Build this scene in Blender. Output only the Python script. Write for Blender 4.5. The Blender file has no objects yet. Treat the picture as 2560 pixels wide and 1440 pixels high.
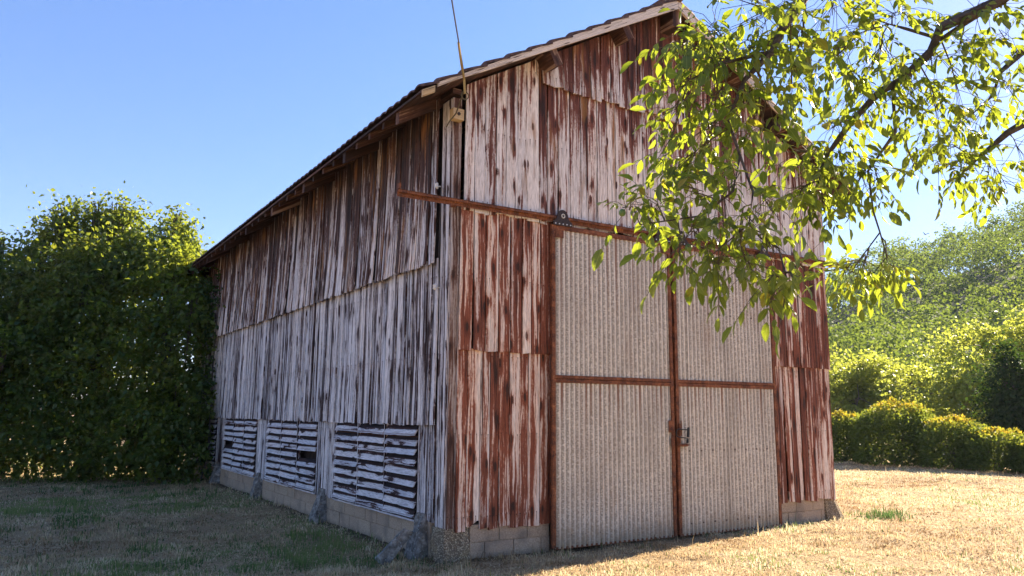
import bpy, math, random
import numpy as np
from mathutils import Matrix, Vector
R = math.radians
rng = np.random.default_rng(7)
random.seed(7)
sc = bpy.context.scene
COL = sc.collection

# ------------------------------------------------------------------ camera
cam = bpy.data.cameras.new('camera')
cam.sensor_width = 36.0
cam.lens = 27.668
cam.clip_start = 0.05
cam.clip_end = 3000
co = bpy.data.objects.new('camera', cam)
COL.objects.link(co)
co.matrix_world = Matrix(((0.84400686, -0.08923894, -0.52885615, -4.32793543),
                          (-0.53629564, -0.12888053, -0.83413236, -8.2437209),
                          (0.00627783, 0.98763668, -0.15663451, 1.65),
                          (0, 0, 0, 1)))
sc.camera = co
CX, CY = -4.328, -8.244

# ------------------------------------------------------------------ sky, sun, exposure
SUN_EL, SUN_AZ = 30.0, 9.0            # azimuth counted from +X towards +Y
w = bpy.data.worlds.new("World")
sc.world = w
w.use_nodes = True
nt = w.node_tree
bg = nt.nodes['Background']
sky = nt.nodes.new('ShaderNodeTexSky')
sky.sky_type = 'NISHITA'
sky.sun_disc = False
sky.sun_elevation = R(SUN_EL)
sky.sun_rotation = R(90 - SUN_AZ)
sky.altitude = 200
sky.air_density = 1.0
sky.dust_density = 0.25
sky.ozone_density = 4.0
hs = nt.nodes.new('ShaderNodeHueSaturation')
hs.inputs['Saturation'].default_value = 1.2
gm = nt.nodes.new('ShaderNodeGamma')
gm.inputs[1].default_value = 0.8
nt.links.new(sky.outputs[0], gm.inputs[0])
nt.links.new(gm.outputs[0], hs.inputs['Color'])
tn = nt.nodes.new('ShaderNodeMix')
tn.data_type = 'RGBA'
tn.blend_type = 'MULTIPLY'
tn.inputs[0].default_value = 1.0
tn.inputs[7].default_value = (.74, .68, .80, 1)
nt.links.new(hs.outputs[0], tn.inputs[6])
nt.links.new(tn.outputs[2], bg.inputs[0])
bg.inputs[1].default_value = 0.071
sl = bpy.data.lights.new('sun', 'SUN')
sl.energy = 3.5
sl.angle = R(0.53)
sl.color = (1.0, 0.86, 0.66)
so = bpy.data.objects.new('sun', sl)
COL.objects.link(so)
sd = Vector((math.cos(R(SUN_EL)) * math.cos(R(SUN_AZ)), math.cos(R(SUN_EL)) * math.sin(R(SUN_AZ)), math.sin(R(SUN_EL))))
so.rotation_euler = sd.to_track_quat('Z', 'Y').to_euler()
so.location = (30, 5, 30)
sc.view_settings.view_transform = 'Standard'
sc.view_settings.look = 'None'
sc.view_settings.gamma = 1.0
sc.view_settings.exposure = 2.6
cy = sc.cycles
cy.max_bounces = 8
cy.diffuse_bounces = 4
cy.glossy_bounces = 2
cy.transmission_bounces = 4
cy.transparent_max_bounces = 4
cy.use_denoising = True

# ------------------------------------------------------------------ object helpers
def tag(o, label=None, cat=None, group=None, kind=None):
    if label: o['label'] = label
    if cat: o['category'] = cat
    if group: o['group'] = group
    if kind: o['kind'] = kind
    return o

def empty(name, loc, label, cat, group=None):
    o = bpy.data.objects.new(name, None)
    o.empty_display_size = 0.3
    o.location = loc
    COL.objects.link(o)
    return tag(o, label, cat, group)

def np_mesh(name, V, faces, mat, parent=None, attrs=None, smooth=False):
    """V (N,3); faces a list of (M,k) int arrays; attrs: name -> (N,3) point vectors."""
    me = bpy.data.meshes.new(name)
    V = np.asarray(V, np.float32)
    me.vertices.add(len(V))
    me.vertices.foreach_set('co', V.ravel())
    idx = np.concatenate([np.asarray(f, np.int32).ravel() for f in faces])
    tot = np.concatenate([np.full(len(f), np.asarray(f).shape[1], np.int32) for f in faces])
    st = np.concatenate([[0], np.cumsum(tot)[:-1]]).astype(np.int32)
    me.loops.add(len(idx))
    me.loops.foreach_set('vertex_index', idx)
    me.polygons.add(len(tot))
    me.polygons.foreach_set('loop_start', st)
    if smooth:
        me.polygons.foreach_set('use_smooth', np.ones(len(tot), bool))
    for k, a in (attrs or {}).items():
        at = me.attributes.new(k, 'FLOAT_VECTOR', 'POINT')
        at.data.foreach_set('vector', np.asarray(a, np.float32).ravel())
    me.update(calc_edges=True)
    me.validate()
    o = bpy.data.objects.new(name, me)
    COL.objects.link(o)
    if mat: me.materials.append(mat)
    if parent: o.parent = parent
    return o

class MB:
    """collects vertices (with a board attribute u, v, random) and faces for one mesh"""
    def __init__(s): s.v = []; s.f = []; s.b = []
    def add(s, verts, faces, bd):
        k = len(s.v)
        s.v += [tuple(p) for p in verts]; s.b += [tuple(p) for p in bd]
        s.f += [tuple(i + k for i in f) for f in faces]
    def box(s, o, ax, ay, az, r=None):
        """box from corner o with edge vectors; longest edge is the grain"""
        o, ax, ay, az = map(Vector, (o, ax, ay, az))
        r = random.random() if r is None else r
        E = [ax, ay, az]
        g = max(range(3), key=lambda i: E[i].length)
        for i in range(3):
            a, b = E[(i + 1) % 3], E[(i + 2) % 3]
            for off in (Vector((0, 0, 0)), E[i]):
                P = [o + off, o + off + a, o + off + a + b, o + off + b]
                la, lb = a.length, b.length
                if (i + 2) % 3 == g or (g == i and lb > la):
                    q = [(-la / 2, 0), (la / 2, 0), (la / 2, lb), (-la / 2, lb)]
                else:
                    q = [(-lb / 2, 0), (-lb / 2, la), (lb / 2, la), (lb / 2, 0)]
                s.add(P, [(0, 1, 2, 3)], [(x + (0 if g != i else i * .1), y + r * 3.1, r) for x, y in q])
    def abox(s, x0, x1, y0, y1, z0, z1, r=None):
        s.box((x0, y0, z0), (x1 - x0, 0, 0), (0, y1 - y0, 0), (0, 0, z1 - z0), r)
    def build(s, name, mat, parent=None, smooth=False, bevel=0):
        me = bpy.data.meshes.new(name)
        me.from_pydata(s.v, [], s.f)
        at = me.attributes.new('bd', 'FLOAT_VECTOR', 'POINT')
        at.data.foreach_set('vector', np.asarray(s.b, np.float32).ravel())
        if smooth:
            me.polygons.foreach_set('use_smooth', [True] * len(me.polygons))
        me.update()
        o = bpy.data.objects.new(name, me)
        COL.objects.link(o)
        me.materials.append(mat)
        if parent: o.parent = parent
        return o

def tube(mb, pts, rad, n=6, cap=True, r=None):
    pts = [Vector(p) for p in pts]
    if not hasattr(rad, '__len__'): rad = [rad] * len(pts)
    r = random.random() if r is None else r
    V, F, B = [], [], []
    ref = Vector((0.31, 0.2, 0.93))
    L = 0
    for i, p in enumerate(pts):
        t = (pts[min(i + 1, len(pts) - 1)] - pts[max(i - 1, 0)])
        if t.length < 1e-9: t = Vector((0, 0, 1))
        t.normalize()
        a = t.cross(ref)
        if a.length < .15: a = t.cross(Vector((1, 0, 0)))
        a.normalize(); b = t.cross(a)
        if i: L += (p - pts[i - 1]).length
        for k in range(n):
            th = 2 * math.pi * k / n
            V.append(p + (a * math.cos(th) + b * math.sin(th)) * rad[i])
            B.append((math.sin(th) * rad[i] * 2, L, r))
    for i in range(len(pts) - 1):
        for k in range(n):
            F.append((i * n + k, i * n + (k + 1) % n, (i + 1) * n + (k + 1) % n, (i + 1) * n + k))
    if cap:
        F.append(tuple(range(n))[::-1]); F.append(tuple((len(pts) - 1) * n + k for k in range(n)))
    mb.add(V, F, B)

def vnoise(x, y, seed=0, octv=3, z=None):
    """smooth value noise in numpy, 0..1"""
    x = np.asarray(x, float); y = np.asarray(y, float)
    out = np.zeros(np.broadcast(x, y).shape); amp = 1; tot = 0
    zz = np.zeros_like(out) if z is None else np.asarray(z, float)
    def h(i, j, k):
        n = (i * 374761393 + j * 668265263 + k * 2147483647 * 3 + seed * 974711) & 0xffffffff
        n = ((n ^ (n >> 13)) * 1274126177) & 0xffffffff
        return ((n ^ (n >> 16)) & 0xffff) / 65535.0
    for o in range(octv):
        X, Y, Z = x * 2 ** o + 17.3 * o, y * 2 ** o + 5.1 * o, zz * 2 ** o
        i, j, k = np.floor(X).astype(np.int64), np.floor(Y).astype(np.int64), np.floor(Z).astype(np.int64)
        fx, fy, fz = X - i, Y - j, Z - k
        fx, fy, fz = [t * t * (3 - 2 * t) for t in (fx, fy, fz)]
        v = 0
        for a in (0, 1):
            for b in (0, 1):
                for c in ((0, 1) if z is not None else (0,)):
                    wgt = (fx if a else 1 - fx) * (fy if b else 1 - fy)
                    if z is not None: wgt = wgt * (fz if c else 1 - fz)
                    v = v + wgt * h(i + a, j + b, k + c)
        out += amp * v; tot += amp; amp *= .5
    return out / tot

# ------------------------------------------------------------------ material helpers
class S:
    def __init__(s, name):
        s.m = bpy.data.materials.new(name); s.m.use_nodes = True
        s.t = s.m.node_tree; s.N = s.t.nodes; s.L = s.t.links
        s.p = s.N['Principled BSDF']; s.out = s.N['Material Output']
        s.p.inputs['Specular IOR Level'].default_value = .3
    def put(s, sock, v):
        if isinstance(v, bpy.types.NodeSocket): s.L.new(v, sock)
        elif isinstance(v, tuple) and len(v) == 3 and sock.type == 'RGBA': sock.default_value = (*v, 1)
        else: sock.default_value = v
    def math(s, op, a, b=0.0, c=None, clamp=False):
        n = s.N.new('ShaderNodeMath'); n.operation = op; n.use_clamp = clamp
        s.put(n.inputs[0], a); s.put(n.inputs[1], b)
        if c is not None: s.put(n.inputs[2], c)
        return n.outputs[0]
    def add(s, a, b): return s.math('ADD', a, b)
    def mul(s, a, b): return s.math('MULTIPLY', a, b)
    def sub(s, a, b): return s.math('SUBTRACT', a, b)
    def rng(s, v, a, b, c=0.0, d=1.0, smooth=True):
        n = s.N.new('ShaderNodeMapRange'); n.interpolation_type = 'SMOOTHSTEP' if smooth else 'LINEAR'
        for k, x in zip((0, 1, 2, 3, 4), (v, a, b, c, d)): s.put(n.inputs[k], x)
        return n.outputs[0]
    def comb(s, x, y, z):
        n = s.N.new('ShaderNodeCombineXYZ')
        for k, v in enumerate((x, y, z)): s.put(n.inputs[k], v)
        return n.outputs[0]
    def sep(s, v):
        n = s.N.new('ShaderNodeSeparateXYZ'); s.put(n.inputs[0], v); return n.outputs
    def attr(s, name='bd'):
        n = s.N.new('ShaderNodeAttribute'); n.attribute_name = name; return s.sep(n.outputs['Vector'])
    def noise(s, vec, scale=1.0, det=2.0, rough=.5, dist=0.0):
        n = s.N.new('ShaderNodeTexNoise'); s.put(n.inputs['Vector'], vec)
        for k, v in (('Scale', scale), ('Detail', det), ('Roughness', rough), ('Distortion', dist)): s.put(n.inputs[k], v)
        return n.outputs[0]
    def vor(s, vec, scale=1.0, dims='2D', feat='F1', out='Distance'):
        n = s.N.new('ShaderNodeTexVoronoi'); n.voronoi_dimensions = dims; n.feature = feat
        s.put(n.inputs['Vector'], vec); s.put(n.inputs['Scale'], scale); return n.outputs[out]
    def ramp(s, f, stops, interp='LINEAR'):
        n = s.N.new('ShaderNodeValToRGB'); cr = n.color_ramp; cr.interpolation = interp
        while len(cr.elements) < len(stops): cr.elements.new(.5)
        for e, (p, c) in zip(cr.elements, stops): e.position = p; e.color = (*c, 1)
        s.put(n.inputs[0], f); return n.outputs[0]
    def mix(s, f, a, b, mode='MIX'):
        n = s.N.new('ShaderNodeMix'); n.data_type = 'RGBA'; n.blend_type = mode
        s.put(n.inputs[0], f); s.put(n.inputs[6], a); s.put(n.inputs[7], b); return n.outputs[2]
    def pos(s): return s.N.new('ShaderNodeNewGeometry').outputs['Position']
    def obj(s): return s.N.new('ShaderNodeTexCoord').outputs['Object']
    def bump(s, h, dist=.005, strength=.6):
        n = s.N.new('ShaderNodeBump'); s.put(n.inputs['Height'], h)
        n.inputs['Distance'].default_value = dist; n.inputs['Strength'].default_value = strength
        s.L.new(n.outputs[0], s.p.inputs['Normal'])
    def done(s, col, rough=.8, metal=0.0, spec=None):
        s.put(s.p.inputs['Base Color'], col); s.put(s.p.inputs['Roughness'], rough); s.put(s.p.inputs['Metallic'], metal)
        if spec is not None: s.p.inputs['Specular IOR Level'].default_value = spec
        return s.m

def wood(name, bias=0.0, freq=14.0, vf=.8, paint=((.045, .018, .013), (.145, .048, .030), (.23, .085, .058)), pink=(.42, .27, .20), bare=((.70, .61, .54), (.83, .79, .74)),
         ztop=None, hi=0.0, slat=0.0, amber=0.0, contrast=1.0):
    s = S(name)
    u, v, r = s.attr()
    rr = s.mul(r, 91.7)
    au = s.math('ABSOLUTE', u)
    wob = s.mul(s.sub(s.noise(s.comb(s.mul(u, 5.0), s.mul(v, 1.5), rr), 1, 2), .5), .07)
    u2 = s.add(u, wob)
    chev = s.add(v, s.mul(au, .7))
    kv = s.comb(s.add(s.mul(u, 5.0), s.mul(rr, 3.1)), s.add(s.mul(v, 1.75), s.mul(rr, 5.7)), 0.0)
    kd = s.vor(kv)
    on = s.math('GREATER_THAN', s.sep(s.vor(kv, out='Color'))[0], .25)
    kd = s.add(kd, s.sub(.6, s.mul(on, .6)))
    kc = s.vor(s.comb(s.add(s.mul(u, 5.0), s.mul(rr, 3.1)), s.add(s.mul(chev, 1.75), s.mul(rr, 5.7)), 0.0))
    n1a = s.noise(s.comb(s.add(s.mul(u2, freq), rr), s.add(s.mul(v, vf * .5), s.mul(au, -3.0)), rr), 1, 3, .6)
    n1b = s.noise(s.comb(s.add(s.mul(u2, freq * 2.7), rr), s.mul(v, vf * 1.05), s.add(rr, 9.0)), 1, 4, .65)
    n1 = s.add(s.mul(n1a, .6), s.mul(n1b, .62))
    n1 = s.sub(n1, .11)
    n2 = s.noise(s.comb(s.mul(u2, 95.0), s.mul(v, 3.2), rr), 1, 2, .6)
    n3 = s.noise(s.comb(s.mul(rr, 3.0), s.mul(v, .35), rr), 1, 2)
    nf = s.noise(s.comb(s.mul(u2, 230.0), s.mul(v, 7.0), rr), 1, 2, .6)
    m = s.add(s.mul(s.sub(n1, .5), 1.7 * contrast), .5 + bias)
    m = s.add(m, s.mul(s.sub(n2, .5), .30))
    nk = s.noise(s.comb(s.mul(u2, 60.0), s.mul(v, 22.0), rr), 1, 3, .7)
    m = s.add(m, s.mul(s.sub(nk, .5), .26))
    m = s.add(m, s.mul(s.sub(n3, .5), .5))
    m = s.add(m, s.mul(s.sub(s.math('FRACT', s.mul(r, 57.31)), .5), .24))
    e = s.math('POWER', s.mul(au, 13.0), 2.0)
    m = s.add(m, s.mul(e, .09))
    m = s.sub(m, s.mul(s.mul(s.rng(kc, .34, .04), on), .20))
    m = s.sub(m, s.mul(s.rng(kd, .13, .05), .12))
    z = s.sep(s.pos())[2]
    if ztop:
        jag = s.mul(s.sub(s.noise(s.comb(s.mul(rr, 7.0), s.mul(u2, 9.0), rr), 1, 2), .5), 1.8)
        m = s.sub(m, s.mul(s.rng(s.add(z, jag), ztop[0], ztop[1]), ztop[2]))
    if slat:
        m = s.sub(m, s.mul(s.rng(s.add(u, s.mul(s.sub(n1, .5), .05)), -.004, .018), slat))
    col = s.ramp(m, [(.14, paint[0]), (.31, paint[1]), (.49, paint[2]), (.515, pink), (.55, bare[0]), (.74, bare[1])])
    if amber:
        am = s.noise(s.comb(s.mul(rr, 3.3), s.mul(v, 1.1), s.mul(u, 8.0)), 1, 2)
        f = s.mul(s.rng(am, .56, .72), amber)
        if ztop: f = s.mul(f, s.rng(z, ztop[0] - .9, ztop[0] + .3))
        col = s.mix(f, col, (.36, .17, .05))
    col = s.mix(s.mul(s.rng(kd, .105, .07), s.rng(s.math('SINE', s.mul(kd, 170.0)), -.6, .8, .45, 1)), col, (.05, .026, .018))
    tint = s.mix(s.rng(n3, .3, .7), (.86, .86, .9), (1.08, 1.0, .95))
    col = s.mix(1.0, col, tint, 'MULTIPLY')
    col = s.mix(1.0, col, s.ramp(nf, [(.3, (.50, .47, .45)), (.56, (1.08, 1.08, 1.08))]), 'MULTIPLY')
    crack = s.math('LESS_THAN', s.noise(s.comb(s.mul(u2, 45.0), s.mul(v, .5), rr), 1, 1), .30)
    col = s.mix(s.mul(crack, .75), col, (.03, .02, .016))
    nz = s.mul(s.sub(s.math('FRACT', s.math('DIVIDE', s.add(z, s.mul(r, .03)), .94)), .5), .94)
    nu = s.sub(au, .042)
    nd = s.math('SQRT', s.add(s.mul(nu, nu), s.mul(nz, nz)))
    run = s.mul(s.rng(s.math('ABSOLUTE', nu), .009, .003), s.mul(s.rng(nz, -.16, -.02), s.math('LESS_THAN', nz, 0.0)))
    col = s.mix(s.mul(run, .55), col, (.16, .06, .025))
    col = s.mix(s.rng(nd, .008, .005), col, (.035, .02, .014))
    ring = s.math('SINE', s.mul(kd, 90.0))
    h = s.add(s.mul(nf, .5), s.mul(n2, .7))
    h = s.add(h, s.mul(s.mul(ring, s.rng(kd, .3, .1)), .12))
    h = s.sub(h, s.mul(crack, .6))
    s.bump(h, .006, .75)
    return s.done(col, .78)

M = {}
M['front_low'] = wood('weathered_boards_low', -.075, 13, .75, pink=(.46, .25, .17), bare=((.72, .53, .41), (.83, .74, .65)), paint=((.06, .024, .014), (.20, .060, .030), (.30, .098, .052)))
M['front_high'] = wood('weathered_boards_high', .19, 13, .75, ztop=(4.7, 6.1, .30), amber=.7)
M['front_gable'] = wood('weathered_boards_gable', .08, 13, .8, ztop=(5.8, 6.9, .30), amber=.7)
M['side_low'] = wood('silvered_boards', .075, 21, .55, paint=((.02, .014, .012), (.055, .03, .026), (.10, .055, .048)), pink=(.30, .25, .23), bare=((.62, .59, .57), (.82, .81, .79)), contrast=1.4)
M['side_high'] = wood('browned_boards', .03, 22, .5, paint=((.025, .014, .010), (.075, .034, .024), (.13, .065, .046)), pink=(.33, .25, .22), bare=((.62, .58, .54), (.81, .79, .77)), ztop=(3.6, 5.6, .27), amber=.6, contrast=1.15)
M['slat'] = wood('weathered_slats', .25, 16, 1.4, paint=((.02, .012, .010), (.05, .022, .018), (.09, .04, .034)), pink=(.34, .27, .26), bare=((.60, .57, .55), (.76, .75, .74)), slat=.5)
M['post'] = wood('weathered_post', -.06, 16, .6, paint=((.04, .022, .015), (.10, .05, .035), (.17, .095, .07)), pink=(.27, .19, .15), bare=((.36, .30, .26), (.48, .45, .43)))
M['barge'] = wood('silvered_plank', .26, 10, .5, paint=((.12, .085, .06), (.25, .19, .14), (.36, .29, .22)), pink=(.44, .37, .29), bare=((.64, .56, .46), (.74, .68, .60)))
M['rafter'] = wood('brown_timber', -.2, 12, .7, paint=((.035, .018, .012), (.07, .032, .02), (.12, .055, .035)), pink=(.2, .11, .07), bare=((.28, .18, .12), (.34, .24, .17)))
M['fresh'] = wood('cut_timber', .25, 10, .6, paint=((.16, .08, .03), (.34, .19, .07), (.42, .26, .11)), pink=(.50, .33, .15), bare=((.54, .38, .19), (.60, .45, .25)))

def m_metal():
    s = S('galvanised_sheet')
    u, v, r = s.attr()
    p = s.comb(u, v, 0.0)
    sp = s.vor(p, 75.0, '2D', out='Color')
    sp = s.sep(sp)[0]
    big = s.noise(s.comb(s.mul(u, 2.5), s.mul(v, .8), 1.0), 1, 3)
    col = s.ramp(sp, [(0, (.31, .265, .21)), (.55, (.48, .42, .345)), (1, (.76, .68, .57))])
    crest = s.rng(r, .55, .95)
    col = s.mix(s.mul(s.rng(r, .62, .97), .62), col, (.90, .78, .64))  # bright ridge reflections painted in as paler colour on the crests
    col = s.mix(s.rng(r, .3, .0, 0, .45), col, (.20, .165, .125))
    col = s.mix(s.rng(big, .45, .75, 0, .45), col, (.30, .25, .20))
    # rust runs that start under the rails
    run = s.noise(s.comb(s.mul(u, 26.0), s.mul(v, .12), 3.0), 1, 1)
    fall = s.math('MAXIMUM', s.mul(s.rng(v, 1.35, 2.0), s.rng(v, 2.05, 2.04)), s.mul(s.rng(v, 2.5, 4.0), .9))
    f = s.mul(s.rng(run, .5, .62), s.mul(fall, s.rng(r, .75, .3)))
    col = s.mix(s.mul(f, .8), col, (.24, .10, .05))
    mud = s.noise(s.comb(s.mul(u, 5.0), s.mul(v, 3.0), 7.0), 1, 4, .6)
    col = s.mix(s.mul(s.rng(s.add(v, s.mul(mud, .5)), .62, .2), .7), col, (.30, .21, .12))
    stn = s.noise(s.comb(s.mul(u, 1.7), s.mul(v, .5), 5.0), 1, 4, .6)
    col = s.mix(s.rng(stn, .55, .72, 0, .4), col, (.33, .22, .15))
    su = s.mul(s.sub(s.math('FRACT', s.math('DIVIDE', u, .2295)), .5), .2295)
    sz = s.mul(s.sub(s.math('FRACT', s.math('DIVIDE', s.add(v, .33), .98)), .5), .98)
    sdist = s.math('SQRT', s.add(s.mul(su, su), s.mul(sz, sz)))
    col = s.mix(s.rng(sdist, .013, .009), col, (.10, .06, .045))
    seam = s.rng(s.math('ABSOLUTE', s.sub(s.math('FRACT', s.math('DIVIDE', s.sub(u, .35), .765)), .5)), .006, .003)
    col = s.mix(s.mul(seam, .7), col, (.10, .085, .07))
    sq = s.noise(s.comb(s.mul(u, 60.0), s.mul(v, 60.0), 0.0), 1, 2)
    s.bump(s.add(sp, sq), .002, .35)
    return s.done(col, s.rng(sp, 0, 1, .5, .65), .15)
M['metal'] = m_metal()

def m_rust():
    s = S('rusted_steel')
    p = s.pos()
    a = s.noise(p, 9, 4, .6); b = s.noise(p, 70, 3, .6)
    col = s.ramp(s.add(s.mul(a, .8), s.mul(s.sub(b, .5), .75)), [(.2, (.06, .025, .016)), (.38, (.17, .058, .026)), (.54, (.30, .105, .042)), (.72, (.44, .21, .10))])
    s.bump(b, .002, .5)
    return s.done(col, .75, .1)
M['rust'] = m_rust()

def m_simple(name, a, b, scale=30, rough=.8, bump=.3, metal=0, dist=.004):
    s = S(name)
    n = s.noise(s.pos(), scale, 4, .6)
    s.bump(n, dist, bump)
    return s.done(s.ramp(n, [(.3, a), (.7, b)]), rough, metal)
M['dark_metal'] = m_simple('dark_steel', (.03, .022, .02), (.075, .05, .042), 40, .6, .2, .3)
M['black'] = m_simple('black_rubber', (.012, .012, .013), (.03, .03, .032), 60, .5)
M['zinc'] = m_simple('zinc_bolt', (.55, .52, .48), (.7, .68, .64), 60, .4, .1, .4)
M['porcelain'] = m_simple('white_porcelain', (.7, .7, .68), (.8, .8, .78), 20, .3, .05)
M['dark_gap'] = m_simple('dark_light_block', (.02, .014, .01), (.05, .032, .022), 12, .9)
M['cable'] = m_simple('cable_sheath', (.045, .04, .04), (.09, .075, .065), 30, .6)
M['yellow_wrap'] = m_simple('yellowed_wrap', (.28, .20, .07), (.45, .34, .14), 50, .7)

def m_block():
    s = S('concrete_block')
    u, v, r = s.attr()
    p = s.pos()
    n = s.noise(p, 55, 4, .75); b = s.noise(p, 3.0, 3)
    sp = s.vor(p, 110.0, '3D')
    col = s.ramp(n, [(.3, (.27, .19, .125)), (.5, (.48, .355, .24)), (.72, (.66, .52, .38))])
    col = s.mix(s.mul(s.sub(r, .2), .4), col, (.34, .23, .165))
    col = s.mix(s.rng(b, .5, .75, 0, .6), col, (.17, .14, .11))
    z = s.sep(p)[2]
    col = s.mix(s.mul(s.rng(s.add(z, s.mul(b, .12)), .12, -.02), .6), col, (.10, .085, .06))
    s.bump(s.sub(n, s.mul(sp, .4)), .008, .8)
    return s.done(col, .9)
M['block'] = m_block()

def m_pebble():
    s = S('pebbled_concrete')
    p = s.pos()
    d = s.vor(p, 62.0, '3D'); c = s.sep(s.vor(p, 62.0, '3D', out='Color'))[0]
    n = s.noise(p, 6, 3)
    col = s.ramp(c, [(0, (.22, .165, .105)), (.5, (.44, .34, .22)), (1, (.66, .54, .36))])
    col = s.mix(s.rng(d, .3, .6), col, (.17, .125, .08))
    col = s.mix(s.rng(n, .5, .7, 0, .4), col, (.36, .25, .12))
    s.bump(s.mul(d, -1), .012, .9)
    return s.done(col, .9)
M['pebble'] = m_pebble()

def m_stone():
    s = S('lichened_stone')
    p = s.pos()
    n = s.noise(p, 14, 5, .7); b = s.vor(p, 26.0, '3D')
    col = s.ramp(n, [(.3, (.06, .052, .042)), (.5, (.20, .18, .155)), (.7, (.42, .39, .35))])
    col = s.mix(s.rng(b, .28, .12, 0, .6), col, (.40, .41, .40))
    s.bump(s.add(n, s.mul(b, .5)), .02, .9)
    return s.done(col, .9)
M['stone'] = m_stone()

def m_tile():
    s = S('clay_tile')
    p = s.pos()
    n = s.noise(p, 18, 4, .65); b = s.vor(p, 9.0, '3D')
    col = s.ramp(n, [(.3, (.045, .028, .022)), (.5, (.12, .06, .042)), (.7, (.22, .13, .09))])
    col = s.mix(s.rng(b, .2, .08, 0, .7), col, (.30, .27, .20))
    s.bump(n, .006, .6)
    return s.done(col, .85)
M['tile'] = m_tile()

def leafmat(name, stops, trans, tf=.5, rough=.45, spec=.35, vein=0.0):
    """two-sided leaf: reflects its own green, lets yellower light through"""
    s = S(name)
    a, b, r = s.attr()
    col = s.ramp(r, stops)
    if vein:
        ax_ = s.math('ABSOLUTE', a)
        sv = s.math('FRACT', s.mul(s.sub(b, s.mul(ax_, .55)), 8.0))
        f = s.math('MAXIMUM', s.rng(ax_, .035, .015), s.mul(s.rng(sv, .16, .06), .5))
        col = s.mix(s.mul(f, vein), col, (.22, .26, .09))
    s.put(s.p.inputs['Base Color'], col); s.p.inputs['Roughness'].default_value = rough
    s.p.inputs['Specular IOR Level'].default_value = spec
    tr = s.N.new('ShaderNodeBsdfTranslucent')
    s.put(tr.inputs[0], s.mix(.5, s.mix(1.0, col, (3.2, 3.2, 1.2), 'MULTIPLY'), trans))
    mx = s.N.new('ShaderNodeMixShader'); mx.inputs[0].default_value = tf
    s.L.new(s.p.outputs[0], mx.inputs[1]); s.L.new(tr.outputs[0], mx.inputs[2]); s.L.new(mx.outputs[0], s.out.inputs[0])
    return s.m
M['walnut_leaf'] = leafmat('walnut_leaf', [(0, (.03, .07, .022)), (.5, (.05, .105, .024)), (.93, (.09, .14, .028)), (1, (.20, .15, .035))], (.54, .52, .025), .46, .40, .4, .6)
M['hazel_leaf'] = leafmat('hazel_leaf', [(0, (.028, .07, .018)), (.6, (.055, .10, .022)), (1, (.11, .13, .03))], (.46, .42, .04), .48)
M['vine_leaf'] = leafmat('vine_leaf', [(0, (.02, .05, .016)), (1, (.05, .09, .022))], (.15, .22, .03), .3)
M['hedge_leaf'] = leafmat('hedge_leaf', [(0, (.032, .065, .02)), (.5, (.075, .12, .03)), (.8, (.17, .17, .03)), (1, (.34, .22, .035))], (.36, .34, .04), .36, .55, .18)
M['lime_leaf'] = leafmat('lime_tree_leaf', [(0, (.08, .12, .03)), (.6, (.14, .18, .04)), (1, (.21, .23, .05))], (.58, .54, .10), .5)
M['ivy_leaf'] = leafmat('ivy_leaf', [(0, (.014, .035, .014)), (1, (.035, .06, .018))], (.10, .16, .02), .25, .7, .08)
M['forest_leaf'] = leafmat('forest_leaf', [(0, (.026, .064, .022)), (.6, (.07, .122, .028)), (1, (.14, .18, .042))], (.38, .42, .07), .28, .7, .1)
M['bark'] = m_simple('bark', (.035, .028, .024), (.13, .105, .09), 22, .9, .9, 0, .02)
M['twig'] = m_simple('twig', (.06, .05, .03), (.14, .11, .06), 40, .8)
M['walnut'] = m_simple('green_husk', (.10, .17, .04), (.16, .24, .07), 60, .5)
M['bird'] = m_simple('dark_feathers', (.02, .02, .022), (.05, .045, .045), 80, .7)

def m_ground():
    s = S('dry_lawn')
    p = s.pos(); x, y, z = s.sep(p)
    n = s.noise(p, .55, 4, .6); f = s.noise(p, 26, 5, .75); g = s.noise(p, 2.3, 4, .65)
    col = s.ramp(f, [(.28, (.16, .105, .06)), (.5, (.38, .27, .155)), (.68, (.58, .45, .27))])
    col = s.mix(s.rng(g, .55, .75, 0, .4), col, (.13, .15, .05))
    col = s.mix(s.rng(n, .55, .7, 0, .5), col, (.20, .14, .075))
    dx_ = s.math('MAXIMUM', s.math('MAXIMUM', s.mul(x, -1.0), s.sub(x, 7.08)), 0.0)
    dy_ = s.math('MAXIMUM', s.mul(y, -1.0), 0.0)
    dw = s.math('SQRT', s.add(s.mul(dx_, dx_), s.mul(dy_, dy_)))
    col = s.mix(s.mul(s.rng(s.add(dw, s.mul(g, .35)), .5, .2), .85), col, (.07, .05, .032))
    s.bump(s.add(f, s.mul(g, 1.4)), .05, .8)
    return s.done(col, .95, 0, .1)
M['ground'] = m_ground()
M['hill'] = m_simple('hill_soil', (.012, .026, .010), (.03, .05, .016), .2, .95)

def m_grass():
    s = S('grass_blades')
    a, b, r = s.attr()
    dry = s.ramp(r, [(0, (.24, .155, .08)), (.35, (.46, .335, .185)), (.7, (.64, .50, .30)), (1, (.76, .64, .43))])
    grn = s.ramp(r, [(0, (.05, .10, .03)), (.6, (.12, .19, .055)), (1, (.22, .27, .09))])
    col = s.mix(a, dry, grn)
    s.put(s.p.inputs['Base Color'], col); s.p.inputs['Roughness'].default_value = .7; s.p.inputs['Specular IOR Level'].default_value = .2
    tr = s.N.new('ShaderNodeBsdfTranslucent'); s.put(tr.inputs[0], col)
    mx = s.N.new('ShaderNodeMixShader'); mx.inputs[0].default_value = .45
    s.L.new(s.p.outputs[0], mx.inputs[1]); s.L.new(tr.outputs[0], mx.inputs[2]); s.L.new(mx.outputs[0], s.out.inputs[0])
    return s.m
M['grass'] = m_grass()

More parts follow.
